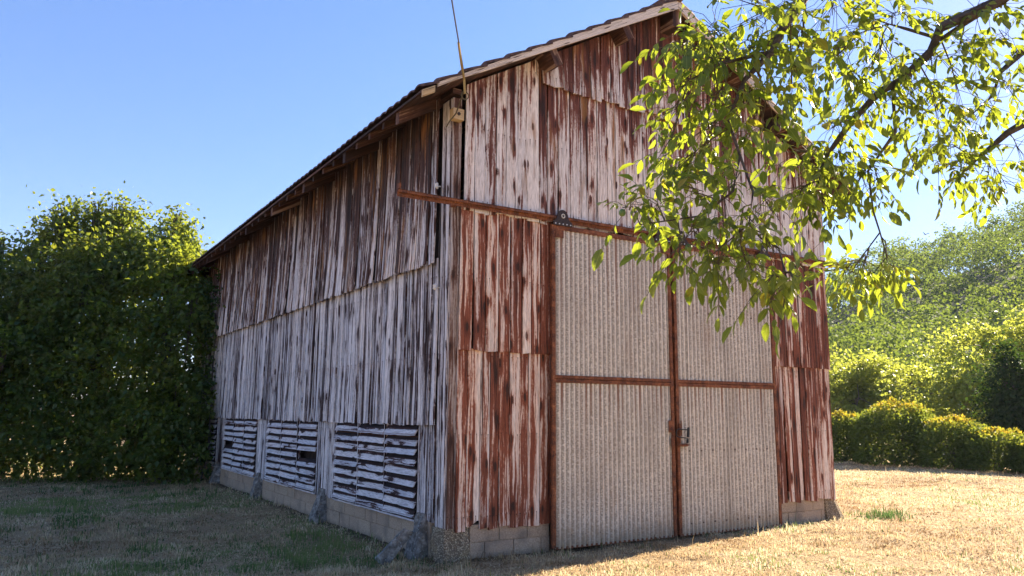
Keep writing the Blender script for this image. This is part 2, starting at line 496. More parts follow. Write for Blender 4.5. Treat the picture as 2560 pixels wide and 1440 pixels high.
# ------------------------------------------------------------------ ground
def gz(x, y):
    x = np.asarray(x, float); y = np.asarray(y, float)
    d = np.hypot(x - 2, y + 2)
    h = (vnoise(x * .5, y * .5, 3, 3) - .5) * .10 + (vnoise(x * 2.2, y * 2.2, 5, 2) - .5) * .07
    near = np.exp(-np.maximum(0, np.maximum(np.maximum(-x, x - 7.1), np.maximum(-y, y - 15))) / .35)   # level along the walls
    side = np.clip((-x) / 1.2, 0, 1) * np.clip((y + .5) / 1.5, 0, 1)
    return h * (1 - near * .7) - .02 - .04 * side
def axis(a, b, fine, far):
    f = np.arange(a, b, fine); o = [b]; st = fine
    while o[-1] < far: st *= 1.25; o.append(o[-1] + st)
    lo = [a]; st = fine
    while lo[-1] > -far: st *= 1.25; lo.append(lo[-1] - st)
    return np.array(lo[:0:-1] + list(f) + o)
gx = axis(-9, 24, .14, 330); gy = axis(-9, 24, .14, 330)
GX, GY = np.meshgrid(gx, gy, indexing='ij')
gV = np.stack([GX, GY, gz(GX, GY)], -1).reshape(-1, 3)
i, j = np.meshgrid(np.arange(len(gx) - 1), np.arange(len(gy) - 1), indexing='ij')
b0 = (i * len(gy) + j).ravel()
gF = np.stack([b0, b0 + len(gy), b0 + len(gy) + 1, b0 + 1], -1)
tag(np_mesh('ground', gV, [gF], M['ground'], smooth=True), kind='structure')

# hill rising behind the meadow
def hillz(x, y):
    r = np.hypot(x - CX, y - CY); az = np.degrees(np.arctan2(y - CY, x - CX))
    H = np.interp(az, [-60, -10, 10, 24, 30, 36, 48, 70], [10, 38, 52, 42, 36.5, 28.5, 20, 4])
    t = np.clip((r - 72) / (235 - 72), 0, 1)
    return H * (t * t * (3 - 2 * t)) * .55 + H * .45 * t + (vnoise(x * .03, y * .03, 9, 2) - .5) * 6 * t - .6
hr = np.linspace(60, 420, 60); ha = np.radians(np.linspace(-60, 70, 90))
HR, HA = np.meshgrid(hr, ha, indexing='ij')
hx, hy = CX + HR * np.cos(HA), CY + HR * np.sin(HA)
hV = np.stack([hx, hy, hillz(hx, hy)], -1).reshape(-1, 3)
i, j = np.meshgrid(np.arange(59), np.arange(89), indexing='ij')
b0 = (i * 90 + j).ravel()
tag(np_mesh('hill', hV, [np.stack([b0, b0 + 90, b0 + 91, b0 + 1], -1)], M['hill'], smooth=True), kind='structure')

# ------------------------------------------------------------------ the barn
W, LEN = 7.08, 15.0
def roofz(x): return 7.77 - .57 * abs(x - 3.52)         # top of the tiles
barn = empty('barn', (0, 0, 0), 'weathered timber barn with peeling red brown boards and corrugated metal doors', 'barn')
FR = lambda s, n, z: (s, -n, z)
SI = lambda s, n, z: (-n, s, z)
RI = lambda s, n, z: (W + n, s, z)
BK = lambda s, n, z: (s, LEN + n, z)

def boards(mb, fr, s0, s1, zb, zt, n0, wmean=.155, jit=.02, flare=(0, .01), cup=.006, bow=.006, gap=.0075, notch=None, lean=0.0, seg=.22):
    s = s0
    while s < s1 - .03:
        wd = min(wmean * random.uniform(.78, 1.22), s1 - s)
        if s1 - s - wd < .05: wd = s1 - s
        c = s + wd / 2; hw = wd / 2 - gap * random.uniform(.4, 1.6)
        r = random.random()
        b = zb(c) if callable(zb) else zb
        b += random.uniform(-jit, jit)
        t_ = (lambda q: zt(q)) if callable(zt) else (lambda q: zt)
        nseg = max(3, int((t_(c) - b) / seg))
        cu = random.uniform(-1, 1) * cup; fl = random.uniform(*flare); bw = random.uniform(-1, 1) * bow
        ph = random.uniform(0, 6.28); tilt = random.uniform(-1, 1) * .006; ln = random.gauss(lean, abs(lean) * .6) if lean else 0
        cut = random.uniform(-.012, .012)
        us = (-1, -.5, 0, .5, 1)
        V, B, F = [], [], []
        for k in range(nseg + 1):
            t = k / nseg
            for q, uu in enumerate(us + (1, -1)):
                zz = b + (t_(c + uu * hw) - b) * t
                if k == 0: zz += cut * uu + random.uniform(-.004, .004)
                if notch and k == 0 and abs(c + uu * hw - notch[0]) < notch[1]: zz += notch[2]
                off = bw * math.sin(ph + t * 3.3) + ln * (1 - t) ** 2 * min(1, (t_(c) - b) / 2)
                n = n0 + fl * (1 - t) ** 2.2 + cu * uu * uu * (1.6 - t) + tilt * uu
                if q >= 5: n -= .02
                V.append(fr(c + uu * hw + off, n, zz)); B.append((uu * hw * (1 if q < 5 else .9), zz + r * 11, r))
        m = 7
        for k in range(nseg):
            for q in range(m):
                F.append((k * m + q, k * m + (q + 1) % m, (k + 1) * m + (q + 1) % m, (k + 1) * m + q))
        F.append(tuple(range(m))[::-1]); F.append(tuple(nseg * m + q for q in range(m)))
        mb.add(V, F, B)
        s += wd

def clad(mat, label, *calls, **kw):
    mb = MB()
    for c in calls: boards(mb, *c[0], **c[1])
    o = mb.build('board_cladding', M[mat], barn)
    if label: o['label'] = label
    return o
wallz = lambda s: roofz(s) - .16
# front, left and right of the doors, two tiers each
clad('front_low', 'red brown boards left of the doors, lowest tier', ((FR, .125, 1.47, .315, 2.41, .022), dict(jit=.025, notch=(.40, .05, .07), gap=.005)))
clad('front_low', 'red brown boards left of the doors under the rail', ((FR, .125, 1.47, 2.385, 4.2, .048), dict(jit=.006)))
clad('front_low', 'red brown boards right of the doors, lowest tier', ((FR, 5.74, 7.11, .33, 2.42, .022), dict(jit=.025, flare=(.0, .03))))
clad('front_low', 'red brown boards right of the doors under the rail', ((FR, 5.70, 7.11, 2.395, 4.2, .048), dict(jit=.006)))
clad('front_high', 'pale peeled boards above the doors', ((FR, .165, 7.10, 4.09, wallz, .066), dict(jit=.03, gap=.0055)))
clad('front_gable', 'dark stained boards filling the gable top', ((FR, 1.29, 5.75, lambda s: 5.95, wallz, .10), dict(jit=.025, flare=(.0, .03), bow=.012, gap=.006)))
# long side
clad('side_low', 'silvered boards on the long side, middle tier', ((SI, .235, LEN, 1.49, 3.52, .034), dict(jit=.010, flare=(.005, .025), cup=.012, wmean=.15, gap=.008, bow=.007)))
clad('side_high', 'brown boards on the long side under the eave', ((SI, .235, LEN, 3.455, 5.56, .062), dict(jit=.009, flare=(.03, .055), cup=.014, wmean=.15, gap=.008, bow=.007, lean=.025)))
for a, b in ((.235, .70), (3.56, 4.44), (7.31, 8.14), (10.88, 11.75), (14.55, LEN)):
    clad('side_low', 'upright boards between two louvre panels', ((SI, a, b, .36, 1.50, .012), dict(jit=.03, cup=.01)))
# hidden walls keep the inside dark
clad('side_low', None, ((RI, 0, LEN, .2, 5.56, .02), dict(wmean=.4, seg=2)))
clad('side_low', None, ((BK, 0, W, .2, wallz, .02), dict(wmean=.4, seg=2)))
mb = MB()
for x in (.0, W):
    s_ = 1 if x == 0 else -1
    mb.abox(x + s_ * .11, x + s_ * .13, -.0 if False else .22, LEN - .1, -.2, 5.66)
mb.abox(.1, W - .1, LEN - .14, LEN - .12, -.2, 5.6)
mb.build('light_block_lining', M['dark_gap'], barn)  # unseen dark sheets added to stop sun leaking through the barn
mb = MB(); mb.abox(.02, .142, -.001, .2, .32, 5.52); o = mb.build('corner_post', M['post'], barn)
mb = MB(); mb.abox(W - .14, W - .02, .0, .15, .3, 5.45); mb.build('corner_post', M['post'], barn)
mb = MB(); mb.abox(.0, .022, .02, .228, .34, 5.5); mb.build('corner_strip', M['side_low'], barn)

# louvre panels in the long side
def louvre(a, b):
    mb = MB(); z0, z1 = .375, 1.49
    n = 3; cw = (b - a) / n; rows = 9; ph = (z1 - z0) / rows
    for c in range(n):
        y0, y1 = a + c * cw, a + (c + 1) * cw
        for k in range(rows):
            zb = z0 + k * ph + random.uniform(-.008, .008)
            r = random.random(); tb = random.uniform(-.007, .007); out = .055 + random.uniform(-.008, .014)
            hgt = ph * random.uniform(1.0, 1.12)
            V, B, F = [], [], []
            nn = 9
            sag = random.uniform(-.003, .005); ph0 = random.uniform(0, 6)
            chip = [random.uniform(0, .010) if random.random() < .2 else 0 for _ in range(nn)]
            for q in range(nn):
                t = q / (nn - 1); y = y0 + .012 + (y1 - y0 - .024) * t
                wz = sag * math.sin(ph0 + t * 4) + tb * (t - .5)
                for (nO, zO, uu) in ((out, chip[q], -.055), (out * .55, hgt * .5, 0), (.0, hgt, .055), (-.014, hgt, .06), (out - .016, .004, -.06)):
                    V.append(SI(y, nO + .004 * math.sin(ph0 + 5 * t), zb + zO + wz)); B.append((uu, t * cw + r * 7, r))
            for q in range(nn - 1):
                for e in range(5):
                    F.append((q * 5 + e, q * 5 + (e + 1) % 5, (q + 1) * 5 + (e + 1) % 5, (q + 1) * 5 + e))
            F.append((0, 1, 2, 3, 4)); F.append(tuple((nn - 1) * 5 + e for e in (4, 3, 2, 1, 0)))
            if random.random() > .02: mb.add(V, F, B)
    p = mb.build('louvre_panel', M['slat'], barn)
    f = MB()
    for c in range(1, n):
        y = a + c * cw
        f.box(SI(y - .011, -.03, z0), (0, .022, 0), (-.062, 0, 0), (-.02, random.uniform(-.02, .02), z1 - z0 - .0))
    f.box(SI(a, -.03, z0 - .035), (0, b - a, 0), (-.07, 0, 0), (0, 0, .03))
    f.build('louvre_batten', M['slat'], p)
    return p
for a, b in ((.70, 3.56), (4.44, 7.31), (8.14, 10.88), (11.75, 14.55)): louvre(a, b)

# block plinth, corner piers, stone feet
def block_run(mb, fr, s0, s1, z1, courses, n, core=True):
    for c in range(courses):
        zt = z1 - c * .2; zb = zt - .2
        s = s0 - (.2 if c % 2 else 0)
        while s < s1:
            e = min(s + .4, s1); a = max(s, s0)
            if e - a > .05:
                o = fr(a + .005, n - .012, zb + .005)
                P = [Vector(fr(a + .006, n - .03, zb + .006)), Vector(fr(e - .006, n - .03, zb + .006)), Vector(fr(a + .006, n + random.uniform(-.004, .004), zb + .006)), Vector(fr(a + .006, n - .03, zt - .006))]
                mb.box(P[0], P[1] - P[0], P[2] - P[0], P[3] - P[0])
            s += .4
    P = [Vector(fr(s0, n - .15, z1 - .2 * courses)), Vector(fr(s1, n - .15, z1 - .2 * courses)), Vector(fr(s0, n - .014, z1 - .2 * courses)), Vector(fr(s0, n - .15, z1 - .002))]
    mb.box(P[0], P[1] - P[0], P[2] - P[0], P[3] - P[0], .3)
for fr, a, b, z1, n in ((FR, .34, 1.47, .36, .0), (FR, 5.74, 6.83, .365, .0), (SI, .34, LEN, .375, .0), (RI, .5, LEN, .375, .0), (BK, .0, W, .375, .0)):
    mb = MB(); block_run(mb, fr, a, b, z1, 3, n); mb.build('foundation_wall', M['block'], barn)
def rough_prism(name, mat, P0, P1, div=8, amp=.02, parent=None, seed=0):
    """lumpy hexahedron between a bottom quad P0 and a top quad P1"""
    V, F, B = [], [], []
    for k in range(div + 1):
        t = k / div
        q = [Vector(P0[c]).lerp(Vector(P1[c]), t) for c in range(4)]
        cen = sum(q, Vector()) / 4
        for c in range(4):
            for e in range(4):
                p = q[c].lerp(q[(c + 1) % 4], e / 4)
                d = (p - cen); d.z = 0
                a = float(vnoise(p.x * 9 + seed, p.z * 9 + p.y * 9, 11, 2)) - .5
                rd = .93 if e == 0 else 1.0
                V.append(cen + Vector((d.x * rd, d.y * rd, p.z - cen.z)) + d.normalized() * a * amp * 2); B.append((e * .05, t, .5))
    for k in range(div):
        for e in range(16):
            F.append((k * 16 + e, k * 16 + (e + 1) % 16, (k + 1) * 16 + (e + 1) % 16, (k + 1) * 16 + e))
    F.append(tuple(range(16))[::-1]); F.append(tuple(div * 16 + e for e in range(16)))
    mb = MB(); mb.add(V, F, B)
    return mb.build(name, mat, parent, smooth=False)
rough_prism('corner_pier', M['pebble'], [(-.06, -.06, -.3), (.36, -.05, -.3), (.36, .35, -.3), (-.06, .35, -.3)], [(.0, -.008, .335), (.335, -.008, .335), (.335, .33, .335), (.0, .33, .335)], amp=.006, parent=barn)
rough_prism('corner_pier', M['pebble'], [(6.83, -.10, -.3), (7.45, -.10, -.3), (7.45, .5, -.3), (6.83, .5, -.3)], [(6.83, -.004, .35), (7.09, -.004, .35), (7.09, .4, .35), (6.83, .4, .35)], amp=.008, parent=barn, seed=4)
for k, y in enumerate((.52, 4.03, 7.72, 11.3, 14.9)):
    h = .17; d = .30 if k else .26
    rough_prism('stone_foot', M['stone'], [(-d, y - h - .03, -.35), (.1, y - h - .03, -.35), (.1, y + h + .03, -.35), (-d, y + h + .03, -.35)],
                [(-.07, y - .09, .46), (.02, y - .09, .46), (.02, y + .09, .46), (-.07, y + .09, .46)], amp=.04, parent=barn, seed=k * 7, div=10)

# rail and sliding doors
mb = MB()
mb.abox(-.74, 7.66, -.105, -.098, 4.11, 4.185); mb.abox(-.74, 7.66, -.14, -.106, 4.183, 4.189)
mb.abox(-.74, 7.66, -.14, -.134, 4.155, 4.187)
for x in (-.02, 1.3, 2.5, 3.6, 4.7, 5.8, 7.0): mb.abox(x, x + .05, -.0975, -.04, 4.10, 4.16)
mb.abox(-.74, -.715, -.15, -.09, 4.195, 4.26)
mb.build('door_rail', M['rust'], barn)
def corr(mb, x0, x1, z0, z1, y, pitch=.0765, amp=.0095):
    n = int((x1 - x0) / pitch * 10)
    V, B, F = [], [], []
    for q in range(n + 1):
        x = x0 + (x1 - x0) * q / n
        c = math.cos(2 * math.pi * (x - x0) / pitch)
        if (x - x0) % .84 < .003: c = .2
        for z in np.linspace(z0, z1, 7):
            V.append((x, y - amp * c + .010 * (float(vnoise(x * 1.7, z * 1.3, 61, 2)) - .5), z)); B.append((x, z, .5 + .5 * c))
    for q in range(n):
        for e in range(6):
            F.append((q * 7 + e, (q + 1) * 7 + e, (q + 1) * 7 + e + 1, q * 7 + e + 1))
    mb.add(V, F, B)
def bracket(parent, x, y, z):
    mb = MB()
    pr = [(-.15, 0), (.15, 0), (.15, .05), (.10, .085), (.085, .13)] + [(.085 * math.cos(t), .13 + .085 * math.sin(t)) for t in np.linspace(.3, 2.84, 7)] + [(-.085, .13), (-.10, .085), (-.15, .05)]
    k = len(pr)
    V = [(x + a, y, z + b) for a, b in pr] + [(x + a, y + .012, z + b) for a, b in pr]
    F = [tuple(range(k)), tuple(range(2 * k - 1, k - 1, -1))] + [(q, (q + 1) % k, k + (q + 1) % k, k + q) for q in range(k)]
    mb.add(V, F, [(a[0] - x, a[2], .4) for a in V])
    o = mb.build('hanger_bracket', M['dark_metal'], parent)
    for q in range(5):
        bx = x - .12 + q * .06
        mb = MB(); tube(mb, [(bx, y - .008, z + .022), (bx, y + .004, z + .022)], .0085, 8); mb.build('bolt', M['zinc'], parent)
    mb = MB()
    th = np.linspace(0, 2 * math.pi, 13)
    ring = [(x + .024 * math.cos(t), y - .006, z + .13 + .024 * math.sin(t)) for t in th]
    tube(mb, ring, .008, 6)
    return o, mb.build('axle_ring', M['zinc'], parent)
def door(x0, x1, yb, zb=.0):
    d = MB(); y = -.088
    st = .05
    d.abox(x0, x0 + st, y - .045, y, zb + .02, 4.07); d.abox(x1 - st, x1, y - .045, y, zb + .02, 4.07)
    d.abox(x0 + st, x1 - st, y - .045, y, 4.01, 4.07)
    d.abox(x0 + st, x1 - st, y - .04, y, 2.03, 2.075); d.abox(x0 + st, x1 - st, y - .044, y + .002, 2.085, 2.125); d.abox(x0 + st, x1 - st, y - .02, y + .001, 2.075, 2.085)
    d.abox(x0 + st, x1 - st, y - .02, y, zb + .0, zb + .03)
    for cx, sx in ((x0 + st, 1), (x1 - st, -1)):       # gusset plates in the top corners
        a, b = sorted((cx, cx + sx * .13)); d.abox(a, b, y - .05, y - .0455, 3.90, 4.012)
    o = d.build('sliding_door', M['rust'], barn)
    for z0, z1 in ((zb + .0, 2.032), (2.10, 4.015)):
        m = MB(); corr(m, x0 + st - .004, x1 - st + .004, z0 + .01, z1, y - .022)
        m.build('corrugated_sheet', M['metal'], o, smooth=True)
    for bx in (x0 + .16, x1 - .16): bracket(o, bx, y - .062, 4.06)
    return o
dl = door(1.425, 3.49, 0); dr = door(3.535, 5.635, 0)
dl['label'] = 'corrugated sliding door leaf beside the bare boards'
dr['label'] = 'corrugated sliding door leaf behind the walnut branch'
# latch plates on the leaves
mb = MB(); mb.abox(3.37, 3.475, -.146, -.138, 1.40, 1.56); mb.abox(3.41, 3.47, -.15, -.138, 1.20, 1.32); mb.build('latch_plate', M['rust'], dl)
mb = MB(); mb.abox(3.545, 3.70, -.165, -.14, 1.205, 1.245); mb.abox(3.555, 3.575, -.16, -.137, 1.25, 1.52); mb.abox(3.60, 3.61, -.15, -.137, 1.35, 1.56)
tube(mb, [(3.50, -.17, 1.225), (3.72, -.17, 1.225)], .009, 8); mb.build('latch_bolt', M['rust'], dr)
# U lock through the latch
ul = empty('bicycle_lock', (3.55, -.19, 1.39), 'black U shaped lock hanging through the rusty door latch', 'lock')
mb = MB(); arc = [(.06 + .0, 0, .045)] + [(-.04 - .06 * math.sin(t), -.01, .055 * math.cos(t)) for t in np.linspace(0, math.pi, 9)] + [(.06, 0, -.065), (.13, .0, -.075)]
arc = [(.14, 0, .045)] + arc
tube(mb, arc, .008, 8); mb.build('shackle', M['black'], ul)
mb = MB(); tube(mb, [(.145, 0, .075), (.13, 0, -.06)], .017, 10); tube(mb, [(.125, 0, -.085), (.118, 0, -.14)], .016, 10); mb.build('lock_body', M['black'], ul)

# ---- roof
def slope(side):
    wave = .205; gauge = .375
    ny = int((LEN + .8) / wave * 8); sl = math.sqrt(1 + .57 ** 2)
    run = 4.14; nc = int(run * sl / gauge) + 1
    xs, zs = [], []
    for c in range(nc):
        a = c * gauge / sl; b = min((c + 1) * gauge / sl, run)
        if a >= run: break
        for t, lift in ((0.0, .0), (.5, .018), (.995, .034)):
            xs.append(a + (b - a) * t); zs.append(lift)
    xs = np.array(xs); zs = np.array(zs)
    # distance from the ridge
    dx = xs; ys = np.linspace(-.42, LEN + .4, ny + 1)
    X, Y = np.meshgrid(dx, ys, indexing='ij')
    wv = np.abs(np.sin(np.pi * (Y + .42) / wave)) ** .7 * .035
    tileid = np.floor((Y + .42) / wave) * 13.1 + (np.arange(len(xs)) // 3)[:, None] * 7.7
    jz = (np.sin(tileid * 12.9898) * 43758.5453 % 1 - .5) * .012
    Z = 7.77 - .57 * X - .045 + zs[:, None] + wv * (.6 + .4 * (zs[:, None] > 0)) + jz - .02
    XX = 3.52 + side * X
    V = np.stack([XX, Y, Z], -1).reshape(-1, 3)
    n2 = len(ys)
    i, j = np.meshgrid(np.arange(len(xs) - 1), np.arange(n2 - 1), indexing='ij')
    b0 = (i * n2 + j).ravel()
    F = np.stack([b0, b0 + n2, b0 + n2 + 1, b0 + 1], -1)
    # lower skin so that the tiles have thickness at eave and verge
    V2 = V.copy(); V2[:, 2] -= .022
    k = len(V)
    e1 = np.arange(n2 - 1) + (len(xs) - 1) * n2
    F3 = np.stack([e1, e1 + k, e1 + k + 1, e1 + 1], -1)
    v1 = np.arange(len(xs) - 1) * n2
    F4 = np.stack([v1, v1 + k, v1 + n2 + k, v1 + n2], -1)
    v2 = v1 + n2 - 1
    F5 = np.stack([v2, v2 + k, v2 + n2 + k, v2 + n2], -1)
    return np.concatenate([V, V2]), [F, F + k, F3, F4, F5]
for side, lb in ((-1, 'near roof slope with scalloped tile eave'), (1, 'far roof slope facing the sun')):
    V, F = slope(side)
    rf = np_mesh('roof', V, F, M['tile'], barn); rf['label'] = lb
mb = MB()
tube(mb, [(3.52, y, 7.76) for y in np.linspace(-.44, LEN + .42, 40)], .10, 8); mb.build('ridge_tile', M['tile'], barn)
def deckbox(mb, xa, xb, y0, y1, top, th):
    za, zb = roofz(xa) - top, roofz(xb) - top
    mb.box((xa, y0, za - th), (xb - xa, 0, zb - za), (0, y1 - y0, 0), (0, 0, th))
for xa, xb in ((-.56, 3.52), (3.52, 7.60)):
    mb = MB(); n = 26
    for q in range(n):
        a = xa + (xb - xa) * q / n; b = xa + (xb - xa) * (q + .97) / n
        deckbox(mb, a, b, -.36, LEN + .36, .10, .022)
    mb.build('roof_boarding', M['rafter'], barn)
k = 0
y = .30
while y < LEN:
    for xa, xb in ((-.57, .30), (7.61, 6.8)):
        mb = MB(); big = (k % 4 == 0)
        a, b = (xa, xb)
        deckbox(mb, min(a, b), max(a, b), y, y + (.10 if big else .065), .124, .16 if big else .085)
        mb.build('rafter', M['rafter'], barn)
    y += .46; k += 1
mb = MB(); deckbox(mb, -.60, -.555, -.38, LEN + .3, .085, .03); mb.build('eave_batten', M['rafter'], barn)
mb = MB(); deckbox(mb, -.60, -.44, -.415, -.385, .095, .085); mb.build('batten_end', M['fresh'], barn)
mb = MB(); deckbox(mb, 7.50, 7.58, -.40, LEN + .3, .124, .05); mb.build('eave_batten', M['rafter'], barn)
for x in (0.0, W - .12):
    mb = MB(); mb.abox(x, x + .12, -.02, LEN, 5.562, roofz(0) - .13); mb.build('wall_plate', M['rafter'], barn)
# plate end with bolt
mb = MB(); mb.abox(-.03, .12, -.10, -.002, 5.205, 5.345); pe = mb.build('plate_end', M['fresh'], barn)
mb = MB(); tube(mb, [(.045, -.112, 5.275), (.045, -.10, 5.275)], .022, 8); mb.build('bolt', M['dark_metal'], pe)
# purlins poking out under the verge
for x in (1.26, 2.50, 4.54, 5.78):
    mb = MB(); h = .24
    sx = -1 if x < 3.52 else 1
    dx = Vector((.11, 0, -.57 * .11 * sx)); up = Vector((.57 * sx, 0, 1)).normalized() * h
    o_ = Vector((x - .055, -.37, roofz(x) - .13)) - up + Vector((0, 0, .57 * .055 * sx))
    mb.box(o_, dx, (0, 1.0, 0), up); mb.build('purlin', M['rafter'], barn)
mb = MB(); mb.abox(3.44, 3.60, -.37, 1, 7.28, 7.60); mb.build('ridge_beam', M['rafter'], barn)
# barge boards along the verge (silvered, the lower end splintered)
def barge(sgn):
    mb = MB(); P = []
    V, B, F = [], [], []
    n = 14
    for q in range(n + 1):
        t = q / n; x = -.40 + (3.52 + .40 - .004) * t
        zb = 5.43 + .5445 * (x + .383) ; zt = 5.40 + .572 * (x + .57) - .03
        if q == 0: zb = zt - .05
        if q == 1: zb += .01
        X = x if sgn > 0 else 7.04 - x
        for yy in (-.41, -.372):
            V += [(X, yy, zb), (X, yy, zt)]; B += [(-.11 + (0 if yy < -.4 else .05), x + sgn, .3), (.11, x + sgn, .3)]
    for q in range(n):
        a, b = q * 4, q * 4 + 4
        F += [(a, b, b + 1, a + 1), (a + 2, a + 3, b + 3, b + 2), (a + 1, b + 1, b + 3, a + 3), (a, a + 2, b + 2, b)]
    F += [(0, 1, 3, 2), (n * 4, n * 4 + 2, n * 4 + 3, n * 4 + 1)]
    mb.add(V, F, B)
    b = mb.build('barge_board', M['barge'], barn)
    return b
barge(1); barge(-1)
# insulators on the corner post
for z, nm in ((3.14, 'insulator'), (4.41, 'insulator')):
    mb = MB(); tube(mb, [(-.055, .225, z - .02), (-.075, .225, z), (-.075, .225, z + .03), (-.06, .225, z + .045)], [.012, .024, .024, .014], 10)
    tube(mb, [(0, .225, z + .01), (-.06, .225, z + .01)], .007, 6); mb.build(nm, M['porcelain'], barn)
mb = MB(); tube(mb, [(-.02, .2, 4.45), (-.03, .21, 3.6), (-.025, .2, 3.15)], .006, 5); mb.build('wall_wire', M['cable'], barn)

# ------------------------------------------------------------------ things at the barn
cb = empty('overhead_cable', (-.08, -.45, 5.6), 'dark overhead cable running up from the barge board across the blue sky', 'cable')
mb = MB(); pts = []
for t in np.linspace(0, 1, 26):
    pts.append((-.55 * 26 * t, -.83 * 26 * t, 3.2 * t - .9 * 4 * t * (1 - t) * .55 + 0.02))
tube(mb, pts, .008, 6); mb.build('wire', M['cable'], cb)
mb = MB(); tube(mb, [(-.42, -.63, .055), (-.2, -.30, -.02), (0, 0, -.03), (.03, .03, -.2)], .014, 6); mb.build('wire_wrap', M['yellow_wrap'], cb)
mb = MB(); tube(mb, [(.03, .03, -.13), (.05, .18, -.24), (.06, .3, -.35), (.0, .36, -.45), (-.03, .37, -.52)], .009, 6)
tube(mb, [(.03 + .05 * math.cos(t), .03, -.22 + .05 * math.sin(t)) for t in np.linspace(0, 6.2, 12)], .008, 5); mb.build('wire_tail', M['twig'], cb)

sb = rough_prism('stone_slab', M['stone'], [(-.085, -.05, -.03), (.085, -.06, -.03), (.085, .06, -.02), (-.085, .05, -.02)], [(-.06, -.03, .44), (.05, -.035, .47), (.05, .015, .47), (-.06, .015, .42)], amp=.01, seed=31)
sb.location = (-.56, .44, -.03); sb.rotation_euler = (R(6), R(42), R(-12))
tag(sb, 'narrow grey stone slab leaning on the stone foot at the near corner of the barn', 'slab')

# ------------------------------------------------------------------ foliage tools
LEAF_DIAMOND = (np.array([(0, 0, 0), (-.5, .42, .10), (0, 1, -.05), (.5, .42, .10)]), [(0, 1, 2), (0, 2, 3)])
_w = [(0, 0, .0), (-.33, .22, .07), (-.46, .55, .05), (-.26, .84, -.05), (0, 1, -.16), (.26, .84, -.05), (.46, .55, .05), (.33, .22, .07), (0, .4, -.015), (0, .75, -.05)]
LEAF_OVAL = (np.array(_w), [(0, 8, 1), (1, 8, 2), (2, 8, 9), (2, 9, 3), (3, 9, 4), (0, 7, 8), (7, 6, 8), (6, 9, 8), (6, 5, 9), (5, 4, 9)])
def orient(D, up):
    """rotation matrices whose y axis is D and z axis close to up"""
    D = D / np.linalg.norm(D, axis=1, keepdims=True)
    X = np.cross(D, up); X /= np.linalg.norm(X, axis=1, keepdims=True) + 1e-9
    Z = np.cross(X, D)
    return np.stack([X, D, Z], -1)
def leaves(P, D, up, length, width, tint, tmpl):
    T, F = tmpl
    Rm = orient(D, up)
    L = np.stack([T[None, :, 0] * width[:, None], T[None, :, 1] * length[:, None], T[None, :, 2] * length[:, None] * 1.0], -1)
    V = np.einsum('nij,nkj->nki', Rm, L) + P[:, None, :]
    k = len(T)
    Fa = (np.array(F)[None] + (np.arange(len(P)) * k)[:, None, None]).reshape(-1, 3)
    A = np.zeros((len(P), k, 3)); A[:, :, 2] = tint[:, None]; A[:, :, 0] = T[None, :, 0]; A[:, :, 1] = T[None, :, 1]
    return V.reshape(-1, 3), Fa, A.reshape(-1, 3)
def rnd_dir(n):
    d = rng.normal(size=(n, 3)); return d / np.linalg.norm(d, axis=1, keepdims=True)
def crown_points(blobs, per_m2, clump=.22, flat=.6, leafn=26, shell=.55):
    """clumps of leaves spread through ellipsoid blobs: (x,y,z,r[,rz])"""
    P = []; C = []
    for b in blobs:
        x, y, z, r = b[:4]; rz = b[4] if len(b) > 4 else r
        nc = max(4, int(4 * math.pi * r * r * per_m2 / leafn))
        d = rnd_dir(nc); rad = (shell + (1.04 - shell) * rng.random(nc) ** .7) * (1 + .16 * rng.normal(size=nc))
        c = np.array([x, y, z]) + d * rad[:, None] * np.array([r, r, rz])
        sg = clump * (.6 + .8 * rng.random(nc))
        p = c[:, None, :] + rng.normal(size=(nc, leafn, 3)) * sg[:, None, None] * np.array([1, 1, flat])
        o = np.repeat((d * np.array([1, 1, .6]))[:, None, :], leafn, 1)
        P.append(p.reshape(-1, 3)); C.append(o.reshape(-1, 3))
    return np.concatenate(P), np.concatenate(C)
def foliage(P, O, size, mat, parent, base, name='crown', tmpl=LEAF_DIAMOND, aspect=.7, droop=.35, up=.9):
    n = len(P)
    D = O * .6 + rng.normal(size=(n, 3)) * .7; D[:, 2] -= droop
    U = rng.normal(size=(n, 3)) * .55; U[:, 2] += up
    L = size * (.65 + .7 * rng.random(n))
    tint = np.clip(vnoise(P[:, 0] * .8, P[:, 1] * .8, 2, 2, P[:, 2] * .8) * .9 + rng.normal(size=n) * .2 - .0, 0, 1)
    V, F, A = leaves(P - np.array(base), D, U, L, L * aspect, tint, tmpl)
    return np_mesh(name, V, [F], mat, parent, {'bd': A}, smooth=False)
def shoots(pts):
    return [(x + .05 * k, y, z + .25 + k * .30, .34 - .085 * k, .30) for x, y, z in pts for k in range(3)]
def limbs(blobs, base, parent, r0=.12, name='trunk', stems=None, mat=None):
    mb = MB(); B = Vector(base)
    for b in blobs:
        c = Vector(b[:3]) - B
        st = Vector((random.uniform(-.2, .2), random.uniform(-.2, .2), -.1))
        mid = st.lerp(c, .45) + Vector((random.uniform(-.2, .2), random.uniform(-.2, .2), abs(c.z) * .14))
        pts = [st]
        for t in (.25, .5, .75, 1):
            a = st.lerp(mid, t); bb = mid.lerp(c, t); pts.append(a.lerp(bb, t))
        tube(mb, pts, [r0 * (1 - .18 * q) * (.5 + .5 * min(1, b[3] / 2)) for q in range(5)], 7)
        for q in range(6):
            d = Vector(rnd_dir(1)[0]) * b[3] * .85
            tube(mb, [c * .8 + st * .2, c + d * .45 + Vector((0, 0, .1)), c + d], [r0 * .3, r0 * .18, r0 * .07], 4)
    return mb.build(name, mat or M['bark'], parent)
